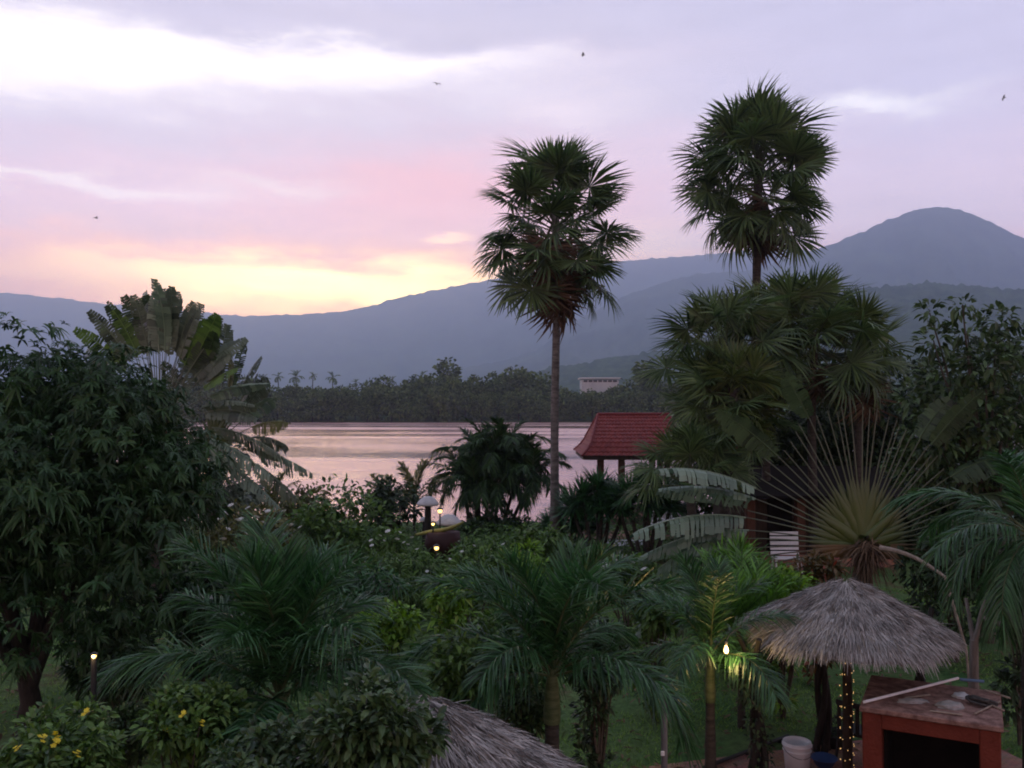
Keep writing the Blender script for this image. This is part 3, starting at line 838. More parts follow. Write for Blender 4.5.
# mango tree
yM = 15.5; cM = at(48, 482, yM); gM = at(28, 726, yM)
t = thing('mango_tree', 'big dark mango tree with dense drooping leaves at the left edge of the lawn', 'tree', (cM[0], yM, 0))
lm = ell_lumps(3.1, 3.0, 2.3, cM[2], 90, .75, 4)
lm = np.vstack([lm, [(2.2, -1.2, cM[2] - .9, .9), (2.4, -.6, cM[2] + .1, .85), (1.7, -1.6, cM[2] - 1.6, .8), (.6, -1.9, cM[2] - 2.1, .8), (1.4, -.6, cM[2] + 1.5, .9), (.2, -1, cM[2] + 1.9, .95), (1.5, -1.3, cM[2] - 2.2, .75), (-.6, -2.0, cM[2] - 2.3, .8), (-1.6, -1.6, cM[2] - 2.2, .8), (2.1, -.6, cM[2] - 1.8, .75)]])
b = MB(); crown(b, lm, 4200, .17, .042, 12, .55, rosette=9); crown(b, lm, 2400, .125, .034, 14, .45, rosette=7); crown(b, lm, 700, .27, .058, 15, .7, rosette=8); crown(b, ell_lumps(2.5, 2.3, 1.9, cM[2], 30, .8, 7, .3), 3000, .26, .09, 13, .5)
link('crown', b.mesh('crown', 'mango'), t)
b = MB(); bx = gM[0] - cM[0]
b.tube([(bx, 0, -.1), (bx + .05, 0, .5), (bx - .05, 0, 1.0), (bx + .08, .05, 1.5)], (.25, .17, .15, .16), 10)
limbs(b, (bx, 0, .9), [(bx - 1.7, -.3, 2.9), (bx + 1.5, -.6, 3.3), (bx + .3, .6, 4.2), (bx - .6, -.9, 4.5), (bx + .9, .9, 3.6), (bx - 1.1, -1.2, 2.6)], .16, 3)
limbs(b, (bx + .05, 0, .75), [(bx + 1.2, -.9, 2.4), (bx - 1.0, .4, 2.7)], .12, 6)
link('trunk', b.mesh('trunk', 'bark'), t)

def tree(name, label, u, y, lumps_px, n, L, W, m, seed, droop=.35, trunk_r=.14, prof=None, rosette=0, group=None, cat='tree', barkm='twig', spread=.8):
    """broadleaf tree whose leaf clumps hang where the picture shows them"""
    bx_ = (u - 512) / F * y
    t = thing(name, label, cat, (bx_, y, 0), group)
    g = rng(seed); L4 = []
    for (uu, vv, rp, dy) in lumps_px:
        p = at(uu, vv, y + dy); L4.append((p[0] - bx_, dy, p[2], rp / F * (y + dy)))
    b = MB()
    crown(b, L4, n, L, W, seed, droop, rosette=rosette, spread=spread, **({'prof': prof} if prof else {}))
    link('crown', b.mesh('crown', m), t)
    b = MB(); zb = min(l[2] for l in L4)
    hz_ = max(.5, zb * .8)
    b.tube([(0, 0, -.1), (.04, .02, hz_ * .5), (0, 0, hz_)], (trunk_r * 1.3, trunk_r, trunk_r * .9), 8)
    limbs(b, (0, 0, hz_ * .9), [l[:3] for l in L4], trunk_r * .5, seed + 1)
    link('trunk', b.mesh('trunk', barkm), t)
    return t
OV = ((0, .15), (.35, 1), (.7, .85), (1, .05))
tree('broadleaf_tree', 'open branched broadleaf tree with thin top shoots at the right edge of the garden', 985, 21,
     [(930, 312, 11, .3), (935, 340, 16, 0), (962, 305, 10, -.2), (968, 330, 18, 0), (998, 322, 16, .3), (1015, 350, 24, 0), (985, 365, 26, -.3), (945, 385, 28, .2), (920, 400, 22, .5),
      (1020, 395, 34, .3), (975, 415, 36, -.2), (935, 440, 32, 0), (1010, 450, 40, -.4), (960, 475, 34, .2), (915, 470, 26, .6), (1040, 480, 36, 0), (990, 510, 34, .3), (945, 515, 30, .5), (1050, 420, 36, .4)],
     5200, .24, .11, 'broad', 31, .45, prof=OV)
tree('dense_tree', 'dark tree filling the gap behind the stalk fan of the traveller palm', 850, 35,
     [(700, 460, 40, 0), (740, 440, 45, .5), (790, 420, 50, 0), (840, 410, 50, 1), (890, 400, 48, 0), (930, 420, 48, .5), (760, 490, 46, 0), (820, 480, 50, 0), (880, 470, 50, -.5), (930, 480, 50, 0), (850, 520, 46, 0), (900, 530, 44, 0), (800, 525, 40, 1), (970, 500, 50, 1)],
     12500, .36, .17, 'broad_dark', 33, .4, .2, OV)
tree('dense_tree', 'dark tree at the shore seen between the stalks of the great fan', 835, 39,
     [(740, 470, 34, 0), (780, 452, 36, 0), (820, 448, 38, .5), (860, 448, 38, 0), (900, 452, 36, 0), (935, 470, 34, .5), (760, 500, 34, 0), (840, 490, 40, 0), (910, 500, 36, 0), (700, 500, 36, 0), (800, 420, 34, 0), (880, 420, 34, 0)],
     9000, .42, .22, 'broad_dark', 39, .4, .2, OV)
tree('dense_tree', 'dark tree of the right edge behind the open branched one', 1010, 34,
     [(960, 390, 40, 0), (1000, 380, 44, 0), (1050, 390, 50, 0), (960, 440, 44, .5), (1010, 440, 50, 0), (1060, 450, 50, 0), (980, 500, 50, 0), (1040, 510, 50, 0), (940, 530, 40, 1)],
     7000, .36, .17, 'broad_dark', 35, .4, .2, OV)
tree('dense_tree', 'dark leafy tree behind the mango, under the ragged traveller palm', 150, 27,
     [(200, 430, 26, 0), (170, 450, 34, .5), (225, 455, 20, .5), (215, 480, 26, 0), (130, 470, 44, 0), (80, 480, 50, 0), (190, 520, 40, 0), (150, 540, 40, -.5), (40, 520, 60, 0), (230, 505, 20, 0)],
     4800, .3, .13, 'grey', 37, .5, .16, OV)

# ------------------------------------------------------------------ shrubs
def flower_mesh(m, r, seed, petals=5):
    g = rng(seed); b = MB()
    for k in range(4):
        c = g.normal(size=3) * r * .55
        a = np.arange(petals) * 2 * np.pi / petals + g.random()
        D = np.stack([np.cos(a), np.sin(a), .45 + 0 * a], -1)
        b.leaves(np.repeat(c[None], petals, 0), D, np.repeat(UP[None], petals, 0), r, r * .75, .1, g.random(petals), 0, ((0, .3), (.55, 1), (1, .4)))
    return b.mesh('flower', m)
FLW = {'w': flower_mesh('white_petal', .085, 1), 'y': flower_mesh('yellow_petal', .05, 2)}
def shrub(label, u, v, y, rpx, hpx, n, L, W, m, seed, droop=.35, k=16, flowers=(), fm='w', fscale=1.0, prof=OV, name='shrub', rosette=0, spread=.8, group=None, cat='shrub', floor=0.0):
    c = at(u, v, y); rx = rpx / F * y; rz = hpx / F * y
    t = thing(name, label, cat, (c[0], y, 0), group)
    cz = max(c[2], .2)
    lm = ell_lumps(rx, rx * .9, rz, cz, k, min(rx, rz) * .42, seed, .5)
    lm[:, 2] = np.maximum(lm[:, 2], .12)
    if cz - rz > .25:   # bring the skirt of the bush down towards its bed
        ex = ell_lumps(rx * .8, rx * .75, (cz) * .5, cz * .5, k // 2, min(rx, rz) * .38, seed + 3, .5); lm = np.vstack([lm, ex])
    b = MB(); crown(b, lm, n, L, W, seed, droop, rosette=rosette, prof=prof, spread=spread, tight=(.45, .62))
    b.v = [np.where(vv[:, 2:3] < .02, np.concatenate([vv[:, :2], np.full((len(vv), 1), .02)], 1), vv) for vv in b.v]
    link('foliage', b.mesh('foliage', m), t)
    b = MB(); g = rng(seed + 9)
    limbs(b, (0, 0, -.05), [l[:3] for l in lm[:min(9, len(lm))]], .02 + .015 * rx, seed)
    link('stem', b.mesh('stem', 'twig'), t)
    for q, (fu, fv) in enumerate(flowers):
        p = at(fu, fv, y - rx * .75)
        o = link('flower', FLW[fm], t, (p[0] - c[0], -rx * .75, p[2]), Matrix.Rotation(q * 1.7, 4, 'Z') @ Matrix.Rotation(.5, 4, 'X') @ Matrix.Scale(fscale * (.8 + .4 * g.random()), 4))
    return t
shrub('dense rounded dark green bush against the river, left of the mushroom ornaments', 342, 530, 30, 62, 52, 3200, .26, .12, 'mid', 51, k=26)
shrub('loose bush dotted with white flowers, between the mango and the river', 252, 540, 23, 62, 42, 2400, .2, .085, 'olive', 52, k=22,
      flowers=[(231, 506), (226, 514), (238, 521), (248, 509), (220, 519), (264, 524), (290, 526), (272, 550), (239, 559), (214, 525), (284, 512), (241, 520), (228, 530), (256, 518), (300, 528), (268, 512), (246, 534), (223, 540)], fscale=.75)
shrub('olive bush with pale tips at the water edge, above the white flowered bush', 298, 512, 36, 40, 30, 1500, .3, .1, 'olive', 53)
shrub('dark bush beside the stalk of the white mushroom ornament', 392, 506, 37, 34, 30, 1500, .3, .12, 'broad_dark', 54)
shrub('greyish drooping bush at the river edge, right of the mango crown', 232, 498, 29, 40, 20, 1500, .32, .09, 'grey', 55, droop=.8)
shrub('bright lime green bush between the two big feather palms', 447, 606, 14.5, 34, 26, 1600, .13, .06, 'lime', 56)
shrub('lime bush with small leaves low between the left feather palm and the second thatch', 382, 625, 12, 36, 28, 1700, .11, .05, 'lime', 57)
shrub('dark small-leaved bush crowding the left side of the second thatch', 380, 724, 6.6, 68, 54, 4200, .10, .046, 'broad', 58, k=20)
shrub('low bush with yellow trumpet flowers in the bottom corner of the garden', 52, 752, 8.2, 78, 40, 3600, .1, .045, 'mid', 59, k=26,
      flowers=[(87, 711), (42, 737), (55, 734), (18, 748), (57, 741), (76, 753)], fm='y', fscale=.5)
shrub('bush with two yellow flowers in front of the red earth path', 190, 722, 9, 62, 40, 3000, .1, .05, 'mid', 60, k=24, flowers=[(184, 713), (201, 722), (166, 730)], fm='y', fscale=.5)
shrub('round dark bush under the fronds of the middle feather palm', 598, 655, 13, 34, 42, 2600, .12, .055, 'broad_dark', 61, k=22)
shrub('bright bush with yellow green leaves left of the thatched umbrella top', 782, 600, 16, 42, 34, 2300, .15, .06, 'lime', 62, k=22)
shrub('croton bush with reddish leaves below the stalk fan', 815, 572, 18, 26, 20, 900, .17, .07, 'croton', 63)
shrub('mid green bush behind the middle feather palm, under the tall palm trunk', 478, 578, 21, 46, 26, 2000, .2, .08, 'mid', 64)
shrub('bush with pale flower heads at the foot of the brick walk', 628, 574, 21, 38, 18, 1400, .18, .08, 'mid', 65, flowers=[(604, 566), (618, 562), (632, 564), (644, 570), (590, 568)], fscale=.7)
shrub('dark bush in the shade between the mango trunk and the left feather palm', 128, 668, 14, 40, 30, 1800, .16, .06, 'broad_dark', 66)
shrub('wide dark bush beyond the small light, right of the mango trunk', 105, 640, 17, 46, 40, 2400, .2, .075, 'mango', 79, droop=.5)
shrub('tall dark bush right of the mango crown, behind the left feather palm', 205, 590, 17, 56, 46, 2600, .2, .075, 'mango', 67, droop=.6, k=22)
shrub('dark bush under the open branched tree at the right edge', 955, 560, 19.5, 60, 40, 2600, .2, .085, 'broad_dark', 68, k=22)
shrub('leafy bush at the very bottom below the left feather palm', 285, 765, 7, 84, 36, 3800, .09, .042, 'broad', 69, k=26)
shrub('grassy bush around the lowest garden light', 405, 574, 24, 56, 24, 2200, .26, .045, 'mid', 70, droop=.5, flowers=[(388, 532), (400, 533), (397, 540), (404, 543), (427, 572), (380, 536), (412, 538), (371, 541), (450, 560)], fscale=.6)
shrub('low bush behind the lime bush, with long narrow leaves', 360, 585, 19, 50, 26, 2000, .24, .045, 'frond', 71, droop=.4)
shrub('young leafy bush beside the base of the clumped palms', 538, 545, 28, 32, 22, 1100, .26, .1, 'mid', 72)
shrub('dark bush below the torn grey blades', 706, 545, 24, 34, 24, 1500, .26, .08, 'broad_dark', 74)
shrub('bush with sword leaves between the bright bush and the torn blades', 735, 575, 18, 40, 30, 1700, .42, .035, 'frond_bright', 75, droop=.25, spread=.35)
shrub('shade bush right of the pale forked trunk', 1018, 600, 15, 30, 40, 1500, .17, .07, 'broad_dark', 76)

for a_ in [('leafy bush at the foot of the tall brown skirted palm', 560, 560, 30, 34, 22, 1500, .24, .09, 'broad', 101, []),
           ('bush with scattered small white flowers right of the lowest garden light', 486, 556, 27, 44, 22, 1700, .2, .075, 'mid', 102, [(462, 552), (474, 546), (490, 550), (503, 545), (512, 553), (480, 560), (497, 562)]),
           ('narrow leaved light green bush before the clumped palms', 520, 568, 23, 34, 22, 1500, .24, .05, 'lime', 103, []),
           ('dark low bush closing the foot of the clumped palms', 492, 528, 39, 46, 14, 1500, .3, .11, 'broad_dark', 104, []),
           ('loose bush with pale flowers low at the right of the dense rounded bush', 395, 548, 28, 40, 18, 1500, .2, .07, 'mid', 105, [(372, 546), (384, 541), (408, 545), (417, 550)]),
           ('light green bush beneath the middle feather palm, on its left', 500, 640, 13, 34, 34, 2000, .13, .055, 'mid', 106, []),
           ('leafy bush rising behind the top of the second thatch', 462, 668, 10.6, 40, 34, 2200, .11, .05, 'mid', 108, []),
           ('dark bush at the foot of the middle feather palm', 528, 712, 11.6, 34, 30, 1900, .10, .045, 'broad', 109, []),
           ('low bush with fine leaves between the first yellow flowered bushes', 118, 735, 9.4, 40, 30, 2200, .085, .038, 'broad', 110, []),
           ('bush of broad leaves at the lawn edge right of the middle feather palm', 652, 610, 16, 32, 26, 1600, .17, .07, 'mid', 107, [])]:
    shrub(*a_[:11], flowers=a_[11], fscale=.6)

# ground cover between the bushes
g = rng(77); n = 26000
P = np.stack([g.uniform(-11, 9, n), g.uniform(8, 40, n), np.zeros(n)], -1)
keep = ~(((P[:, 0] > .8) & (P[:, 1] > 11.5) & (P[:, 1] < 24)) | ((P[:, 0] < -6.0) & (P[:, 1] > 13) & (P[:, 1] < 26)) | ((P[:, 0] < -2.4) & (P[:, 1] < 13.5) & (P[:, 1] > 9.3)))
P = P[keep]; n = len(P); P[:, 2] = g.random(n) ** 1.5 * .55 + ground_z(P[:, 0], P[:, 1])
b = MB(); D = sphere(g, n); D[:, 2] = abs(D[:, 2]) * .8
b.leaves(P, D, UP + .5 * sphere(g, n), .16 + .2 * g.random(n), .05 + .05 * g.random(n), .4, g.random(n), 0, OV)
o = structure('ground_cover', b.mesh('ground_cover', 'mid'), 'stuff'); tag(o, 'low leafy ground cover between the garden bushes', 'plants')

# lawn
g = rng(78); n = 90000
P = np.concatenate([np.stack([g.uniform(.3, 14, 60000), g.uniform(12.5, 27, 60000)], -1), np.stack([g.uniform(-17, -5.5, 30000), g.uniform(13, 29, 30000)], -1)])
cl = np.array([mnoise.noise(Vector((p[0] * .5, p[1] * .5, 0))) for p in P])
P = P[(cl > -.2) & ~((P[:, 0] > 2.7) & (P[:, 0] < 7.5) & (P[:, 1] < 15.3))]; n = len(P)
P = np.concatenate([P, ground_z(P[:, 0], P[:, 1])[:, None]], 1)
D = unit(UP * 1.1 + .8 * sphere(g, n))
b = MB(); b.leaves(P, D, sphere(g, n), .05 + .07 * g.random(n), .014, .2, g.random(n), 0, ((0, 1), (1, .1)), 0)
o = structure('lawn_grass', b.mesh('lawn_grass', 'grass'), 'stuff'); tag(o, 'short green grass of the garden lawn', 'grass')

g = rng(79); n = 2600
P = np.concatenate([np.stack([g.uniform(.3, 14, 1800), g.uniform(12.5, 27, 1800)], -1), np.stack([g.uniform(-14, -5.5, 800), g.uniform(13, 27, 800)], -1)])
P = np.concatenate([P, ground_z(P[:, 0], P[:, 1])[:, None] + .05], 1)
D = sphere(g, n); D[:, 2] *= .25
b = MB(); b.leaves(P, D, UP + .4 * sphere(g, n), .10 + .16 * g.random(n), .05, .1, g.random(n), 0, OV)
o = structure('leaf_litter', b.mesh('leaf_litter', 'fan_dead'), 'stuff'); tag(o, 'dry brown leaves fallen on the lawn', 'leaves')

# ------------------------------------------------------------------ feather palms
def frond_set(L, lat, mats, seed, npair=46, ll=.5, lw=.042, plume=.5, arch=1.3, droop=.4, rr=.017):
    m = len(lat) - 1
    return [pinnate(L * (.9 + .2 * ((k * 7) % 3) / 2), R(e), arch * (.5 + .6 * k / m + .25 * (k % 2)), npair, ll * (1.1 - .2 * k / m), lw, seed + k, plume=plume * (1.25 - .5 * k / m), droop=droop * (.25 + 1.1 * k / m), rr=rr, fwd=1.15 - .5 * k / m).mesh('frond', mats) for k, e in enumerate(lat)]
def feather_palm(name, label, hub, fr, n, seed, trunk_r=.09, shaft=.55, order=None, scale=1.0, tilt=0, barkm='palmbark_dark', group=None, azs=None, cat='palm tree', base_x=0.0):
    """trunk, smooth green crownshaft, crown of arching fronds (fr runs from upright to hanging)"""
    g = rng(seed)
    t = thing(name, label, cat, (hub[0] + base_x, hub[1], 0), group)
    hz_ = hub[2]
    s = np.linspace(0, 1, 12)
    b = MB(); zt = hz_ - shaft
    b.tube(np.stack([0 * s - base_x * s * s * .0, 0 * s, -.1 + (zt + .1) * s], -1), trunk_r * (1.25 - .3 * s) * (1 + .05 * np.sin(s * 60)), 10)
    link('trunk', b.mesh('trunk', barkm), t)
    if shaft > .1:
        b = MB(); b.tube(np.stack([0 * s, 0 * s, zt - .02 + (shaft + .06) * s], -1), trunk_r * np.interp(s, (0, .2, .7, 1), (1.05, 1.15, .85, .5)), 10)
        link('crownshaft', b.mesh('crownshaft', 'shaft'), t)
    for k in range(n):
        q = k / max(1, n - 1)
        i_ = min(len(fr) - 1, int(q * len(fr)))
        a = (k * 2.39996 + g.normal() * .2) if azs is None else azs[k]
        link('frond', fr[i_], t, (0, 0, hz_ - .06 * q), Matrix.Rotation(a, 4, 'Z') @ Matrix.Scale(scale * (.9 + .2 * g.random()), 4))
    return t
LAT = (84, 74, 62, 50, 36, 20, 4)
FB = frond_set(2.1, (88, 83, 77, 70, 60, 44, 20), ['rachis', 'frond'], 300, 150, .72, .024, 1.1, 1.15, .5, .02)
hub1 = at(280, 696, 10)
feather_palm('feather_palm', 'big feather palm with broad plume fronds, left of the second thatch', hub1, FB, 20, 71, .10, .4, scale=.84)
FM = frond_set(1.95, LAT, ['rachis', 'frond'], 320, 130, .52, .022, 1.0, 1.6, .55, .018)
hub2 = at(552, 672, 11)
feather_palm('feather_palm', 'middle feather palm with arched fronds and thick pale green shaft beside the second thatch', hub2, FM[:6], 16, 72, .095, .6, scale=.98)
FS = frond_set(1.45, (86, 80, 73, 64, 52, 36, 22), ['rachis', 'frond'], 340, 90, .42, .018, .8, 1.3, .5, .013)
hub3 = at(710, 652, 13)
feather_palm('feather_palm', 'small feather palm with ringed pale green shaft next to the lit lamp', hub3, FS, 13, 73, .07, .7, scale=1.0)
FG = frond_set(1.55, (88, 84, 79, 74, 68, 60), ['rachis', 'frond_bright'], 350, 62, .40, .022, .4, .8, .4, .012)
hub = at(741, 640, 15.5)
feather_palm('feather_palm', 'clump of upright bright green fronds behind the small feather palm', (hub[0], hub[1], .75), FG, 30, 74, .06, .05, scale=1.3)
FR = frond_set(2.4, (60, 40, 20, 0, -20), ['rachis', 'frond'], 360, 90, .6, .028, .35, 1.5, .8, .02)
hubr = at(1030, 532, 13.2)
feather_palm('feather_palm', 'feather palm hanging into the right edge above the red oven', hubr, FR, 16, 75, .12, .5, scale=.78)
# clumping palms by the water
FC = frond_set(2.5, (80, 66, 50, 34, 16), ['rachis', 'frond_dark'], 370, 44, .7, .075, .4, 1.9, .7, .02)
cx = at(492, 525, 41)
t = thing('clumping_palm', 'clump of dark many-stemmed palms at the water edge, left of the tall palm trunk', 'palm tree', (cx[0], 41, -.1))
g = rng(81)
for k, (u, v, dy) in enumerate([(462, 466, 0), (478, 452, .6), (490, 444, -.3), (505, 440, .4), (520, 455, 0), (532, 466, -.4), (497, 470, -.8), (475, 476, -.9)]):
    p = at(u, v + 14, 41 + dy); q = at(488 + (u - 495) * .55, 530, 41)
    b = MB(); s = np.linspace(0, 1, 8)[:, None]
    P0 = np.array((q[0] - cx[0], dy * .4, -.1)); P1 = np.array((p[0] - cx[0], dy, p[2] + .1))
    b.tube(P0 + (P1 - P0) * s + np.array((.12 * (u - 495) / 30, 0, 0)) * (s * s - s), .085, 7); link('stem', b.mesh('stem', 'palmbark_dark'), t)
    for j in range(16):
        link('frond', FC[min(4, j // 3)], t, P1, Matrix.Rotation(j * 2.4 + k, 4, 'Z') @ Matrix.Scale(.72 + .2 * g.random(), 4))
# young areca with pale arched fronds, yellow ones at the bank
FY = frond_set(1.9, (84, 74, 62, 48), ['rachis', 'olive'], 380, 30, .42, .05, .3, 1.2, .5, .016)
for u, v, y, s_, n, lab in [(414, 505, 39, 1.15, 11, 'young palm with pale upright fronds at the bank, behind the white mushroom'),
                            (272, 512, 34, .9, 10, 'young palm with olive fronds at the bank, left of the dense rounded bush'),
                            (385, 512, 38, .9, 9, 'young palm poking out right of the dense rounded bush')]:
    c = at(u, v, y)
    feather_palm('young_palm', lab, (c[0], y, max(.25, c[2])), FY, n, int(u), .05, .05, scale=s_)
# spiky low palms before the pavilion
def spiky(label, u, v, y, n, L, seed, m='frond'):
    c = at(u, v, y); g = rng(seed)
    t = thing('yucca_plant', label, 'plant', (c[0], y, 0), 'spiky plants before the red roofed pavilion')
    b = MB(); d = sphere(g, n); d[:, 2] = np.abs(d[:, 2]) * 1.3 - .35
    heads = np.array([(0, 0, c[2]), (.5, .2, c[2] - .35), (-.55, -.1, c[2] - .3), (.1, -.3, c[2] - .6), (-.9, .2, c[2] - .7), (.9, 0, c[2] - .75)])
    hd = heads[g.integers(0, len(heads), n)]
    b.leaves(hd, d, UP + .3 * sphere(g, n), L * (.7 + .5 * g.random(n)), .07, .35 * g.random(n), g.random(n), 0, ((0, .6), (.4, 1), (.8, .6), (1, .03)), .1)
    link('foliage', b.mesh('foliage', m), t)
    b = MB()
    for h_ in heads: b.tube([(h_[0] * .3, h_[1] * .3, -.1), (h_[0] * .8, h_[1], h_[2] * .6), h_], (.09, .07, .06), 6)
    link('stem', b.mesh('stem', 'palmbark_dark'), t)
spiky('broad clump of spiky yucca heads in front of the pavilion pillars', 598, 490, 33, 1700, 1.05, 91)
spiky('spiky yucca clump right of the pavilion pillars, half under the thicket', 645, 486, 32, 1500, 1.05, 92)
spiky('small spiky yucca clump just left of the tall palm trunk foot', 572, 508, 35, 900, .8, 93)

# ------------------------------------------------------------------ pavilion with red roof
px_ = at(641, 457, 41)[0]
t = thing('pavilion', 'open riverside pavilion with a flared red tiled roof on brown pillars', 'pavilion', (px_, 43.6, 0))
ez = at(600, 457, 41)[2]; rz_ = at(634, 415, 43.6)[2]
hw, hr, hd = 2.72, 1.72, 2.6
def roof_pt(face, a, s):
    """a along the eave -1..1, s from eave 0 to ridge 1, bell-cast profile"""
    prof_x = np.interp(s, (0, .25, 1), (1, .78, .0)); z = np.interp(s, (0, .12, .3, 1), (ez, ez + .24, ez + .68, rz_))
    half = np.interp(s, (0, .22, 1), (hw, hw - .46, hr))
    if face in (0, 2): x = a * half; y = -hd * prof_x * (1 if face == 0 else -1)
    else: x = half * (1 if face == 1 else -1); y = a * hd * prof_x
    return np.array((x, y, z))
b = MB()
for face, ncol in ((0, 24), (2, 24), (1, 20), (3, 20)):
    nr = 11; cu = ncol * 6
    V = []
    for r in range(nr):
        for lift, ss in ((.045, r / nr), (.0, (r + .96) / nr)):
            for c in range(cu + 1):
                p = roof_pt(face, -1 + 2 * c / cu, ss)
                p[2] += lift + .035 * abs(math.sin(math.pi * c * ncol / cu))
                V.append(p)
    w = cu + 1; i = np.arange(nr * 2 - 1)[:, None] * w + np.arange(cu)[None]
    f = np.stack([i, i + 1, i + w + 1, i + w], -1).reshape(-1, 4)
    b.add(V, f)
link('roof', b.mesh('roof', 'tile'), t)
b = MB(); b.tube([(-hr, 0, rz_ + .03), (0, 0, rz_ + .03), (hr, 0, rz_ + .03)], .09, 8); 
for sx_ in (-1, 1):
    for sy_ in (-1, 1):
        b.tube([roof_pt(0 if sy_ < 0 else 2, sx_, s) + np.array((0, 0, .06)) for s in np.linspace(0, 1, 9)], .06, 6)
link('ridge_tile', b.mesh('ridge_tile', 'ridgetile'), t)
b = MB(); b.box((0, -hd + .1, ez - .06), (hw * 2 - .2, .06, .16)); b.box((0, hd - .1, ez - .06), (hw * 2 - .2, .06, .16))
b.box((-hw + .1, 0, ez - .06), (.06, hd * 2 - .28, .16)); b.box((hw - .1, 0, ez - .06), (.06, hd * 2 - .28, .16)); b.box((0, 0, ez - .02), (hw * 2 - .3, hd * 2 - .3, .04))
link('eave_beam', b.mesh('eave_beam', 'darkwood'), t)
for u, y in ((600, 41.7), (621, 41.7), (652, 41.7), (667, 41.7), (601, 45.5), (622, 45.5), (660, 45.5)):
    xx = (u - 512) / F * y - px_
    b = MB(); b.box((xx, y - 43.6, (ez - .1) / 2 + .0), (.27, .27, ez - .1), bev=.02); b.box((xx, y - 43.6, .95), (.4, .4, .1), bev=.02)
    link('pillar', b.mesh('pillar', 'pillar'), t)
b = MB(); b.box((.1, 0, .12), (5.2, 5, .34)); link('floor_slab', b.mesh('floor_slab', 'brick'), t)

# river walk and terrace paving
b = MB(); b.box((9.0, 37.6, .0), (13.2, 2.2, .17), bev=.02); structure('river_walk', b.mesh('river_walk', 'brick'))
b = MB(); b.box((4.6, 35.7, -.02), (1.7, 1.6, .12), bev=.02); structure('stone_step', b.mesh('stone_step', 'palestone'))

def chair(label, x, y, z, rz, group=None, m='white', s=1.0):
    t = thing('garden_chair', label, 'chair', (x, y, z), group, rz); t.scale = (s, s, s)
    b = MB(); b.box((0, 0, .43), (.5, .48, .05), bev=.015); link('seat', b.mesh('seat', m), t)
    b = MB()
    for k in range(5): b.box((-.19 + .095 * k, .25 + .02, .68), (.06, .03, .44), bev=.008)
    b.box((0, .275, .9), (.48, .035, .09), bev=.012); link('backrest', b.mesh('backrest', m), t)
    for sx_ in (-1, 1):
        for sy_ in (-1, 1):
            b = MB(); b.tube([(sx_ * .25, sy_ * .25, 0), (sx_ * .22, sy_ * .21, .42)], (.022, .028), 6); link('leg', b.mesh('leg', m), t)
        b = MB(); b.box((sx_ * .245, .02, .64), (.055, .46, .035), bev=.01); b.box((sx_ * .245, -.18, .53), (.04, .04, .2)); link('armrest', b.mesh('armrest', m), t)
    return t
for k, (u, lab) in enumerate([(652, 'white garden chair on the river walk, nearest the pavilion'), (669, 'white garden chair on the river walk, between two others'), (686, 'white garden chair on the river walk, beside the torn grey blades')]):
    p = at(u, 532, 37.6); chair(lab, p[0], 37.6, .09, .3 * k - .2, 'white chairs on the river walk')

# dark bungalow behind the stalk fan
p = at(775, 545, 31); bz = p[2]
t = thing('bungalow', 'dark timber bungalow in the shade behind the stalk fan', 'building', (p[0] + 1.2, 32.8, 0))
b = MB(); b.box((0, 0, 1.45), (5.2, 3.0, 2.2)); link('wall', b.mesh('wall', 'darkwood'), t)
b = MB(); b.box((0, -.2, .2), (5.6, 4.2, .5), bev=.03); link('plinth', b.mesh('plinth', 'brick'), t)
b = MB()
for sg in (-1, 1):
    b.add([(-3.2, sg * 2.7, 2.4), (3.2, sg * 2.7, 2.4), (3.2, 0, 3.2), (-3.2, 0, 3.2), (-3.2, sg * 2.7, 2.5), (3.2, sg * 2.7, 2.5), (3.2, 0, 3.32), (-3.2, 0, 3.32)],
          [(0, 1, 2, 3), (4, 5, 6, 7), (0, 1, 5, 4), (0, 3, 7, 4), (1, 2, 6, 5)])
link('roof', b.mesh('roof', 'nearblack'), t)
for u in (750, 800, 850):
    xx = at(u, 545, 30.7)[0] - (p[0] + 1.2)
    b = MB(); b.box((xx, -2.1, 1.45), (.3, .3, 2.1), bev=.02); link('post', b.mesh('post', 'redwood'), t)
b = MB(); b.box((-.95, -1.53, 1.4), (.85, .06, 1.9)); link('door', b.mesh('door', 'nearblack'), t)
pb = at(787, 534, 29.6)
t = thing('slatted_bench', 'white slatted bench before the dark bungalow, seen through the stalks', 'bench', (pb[0], 29.6, 0))
b = MB()
for k in range(4): b.box((0, -.2 + .13 * k, .5), (.95, .11, .04), bev=.01)
link('seat', b.mesh('seat', 'white'), t)
b = MB()
for k in range(5): b.box((0, .27 + .02 * k, .62 + .16 * k), (.95, .035, .12), bev=.01)
link('backrest', b.mesh('backrest', 'white'), t)
for sx_ in (-1, 1):
    for sy_ in (-1, 1):
        b = MB(); b.box((sx_ * .42, sy_ * .22, .24), (.06, .06, .5)); link('leg', b.mesh('leg', 'white'), t)

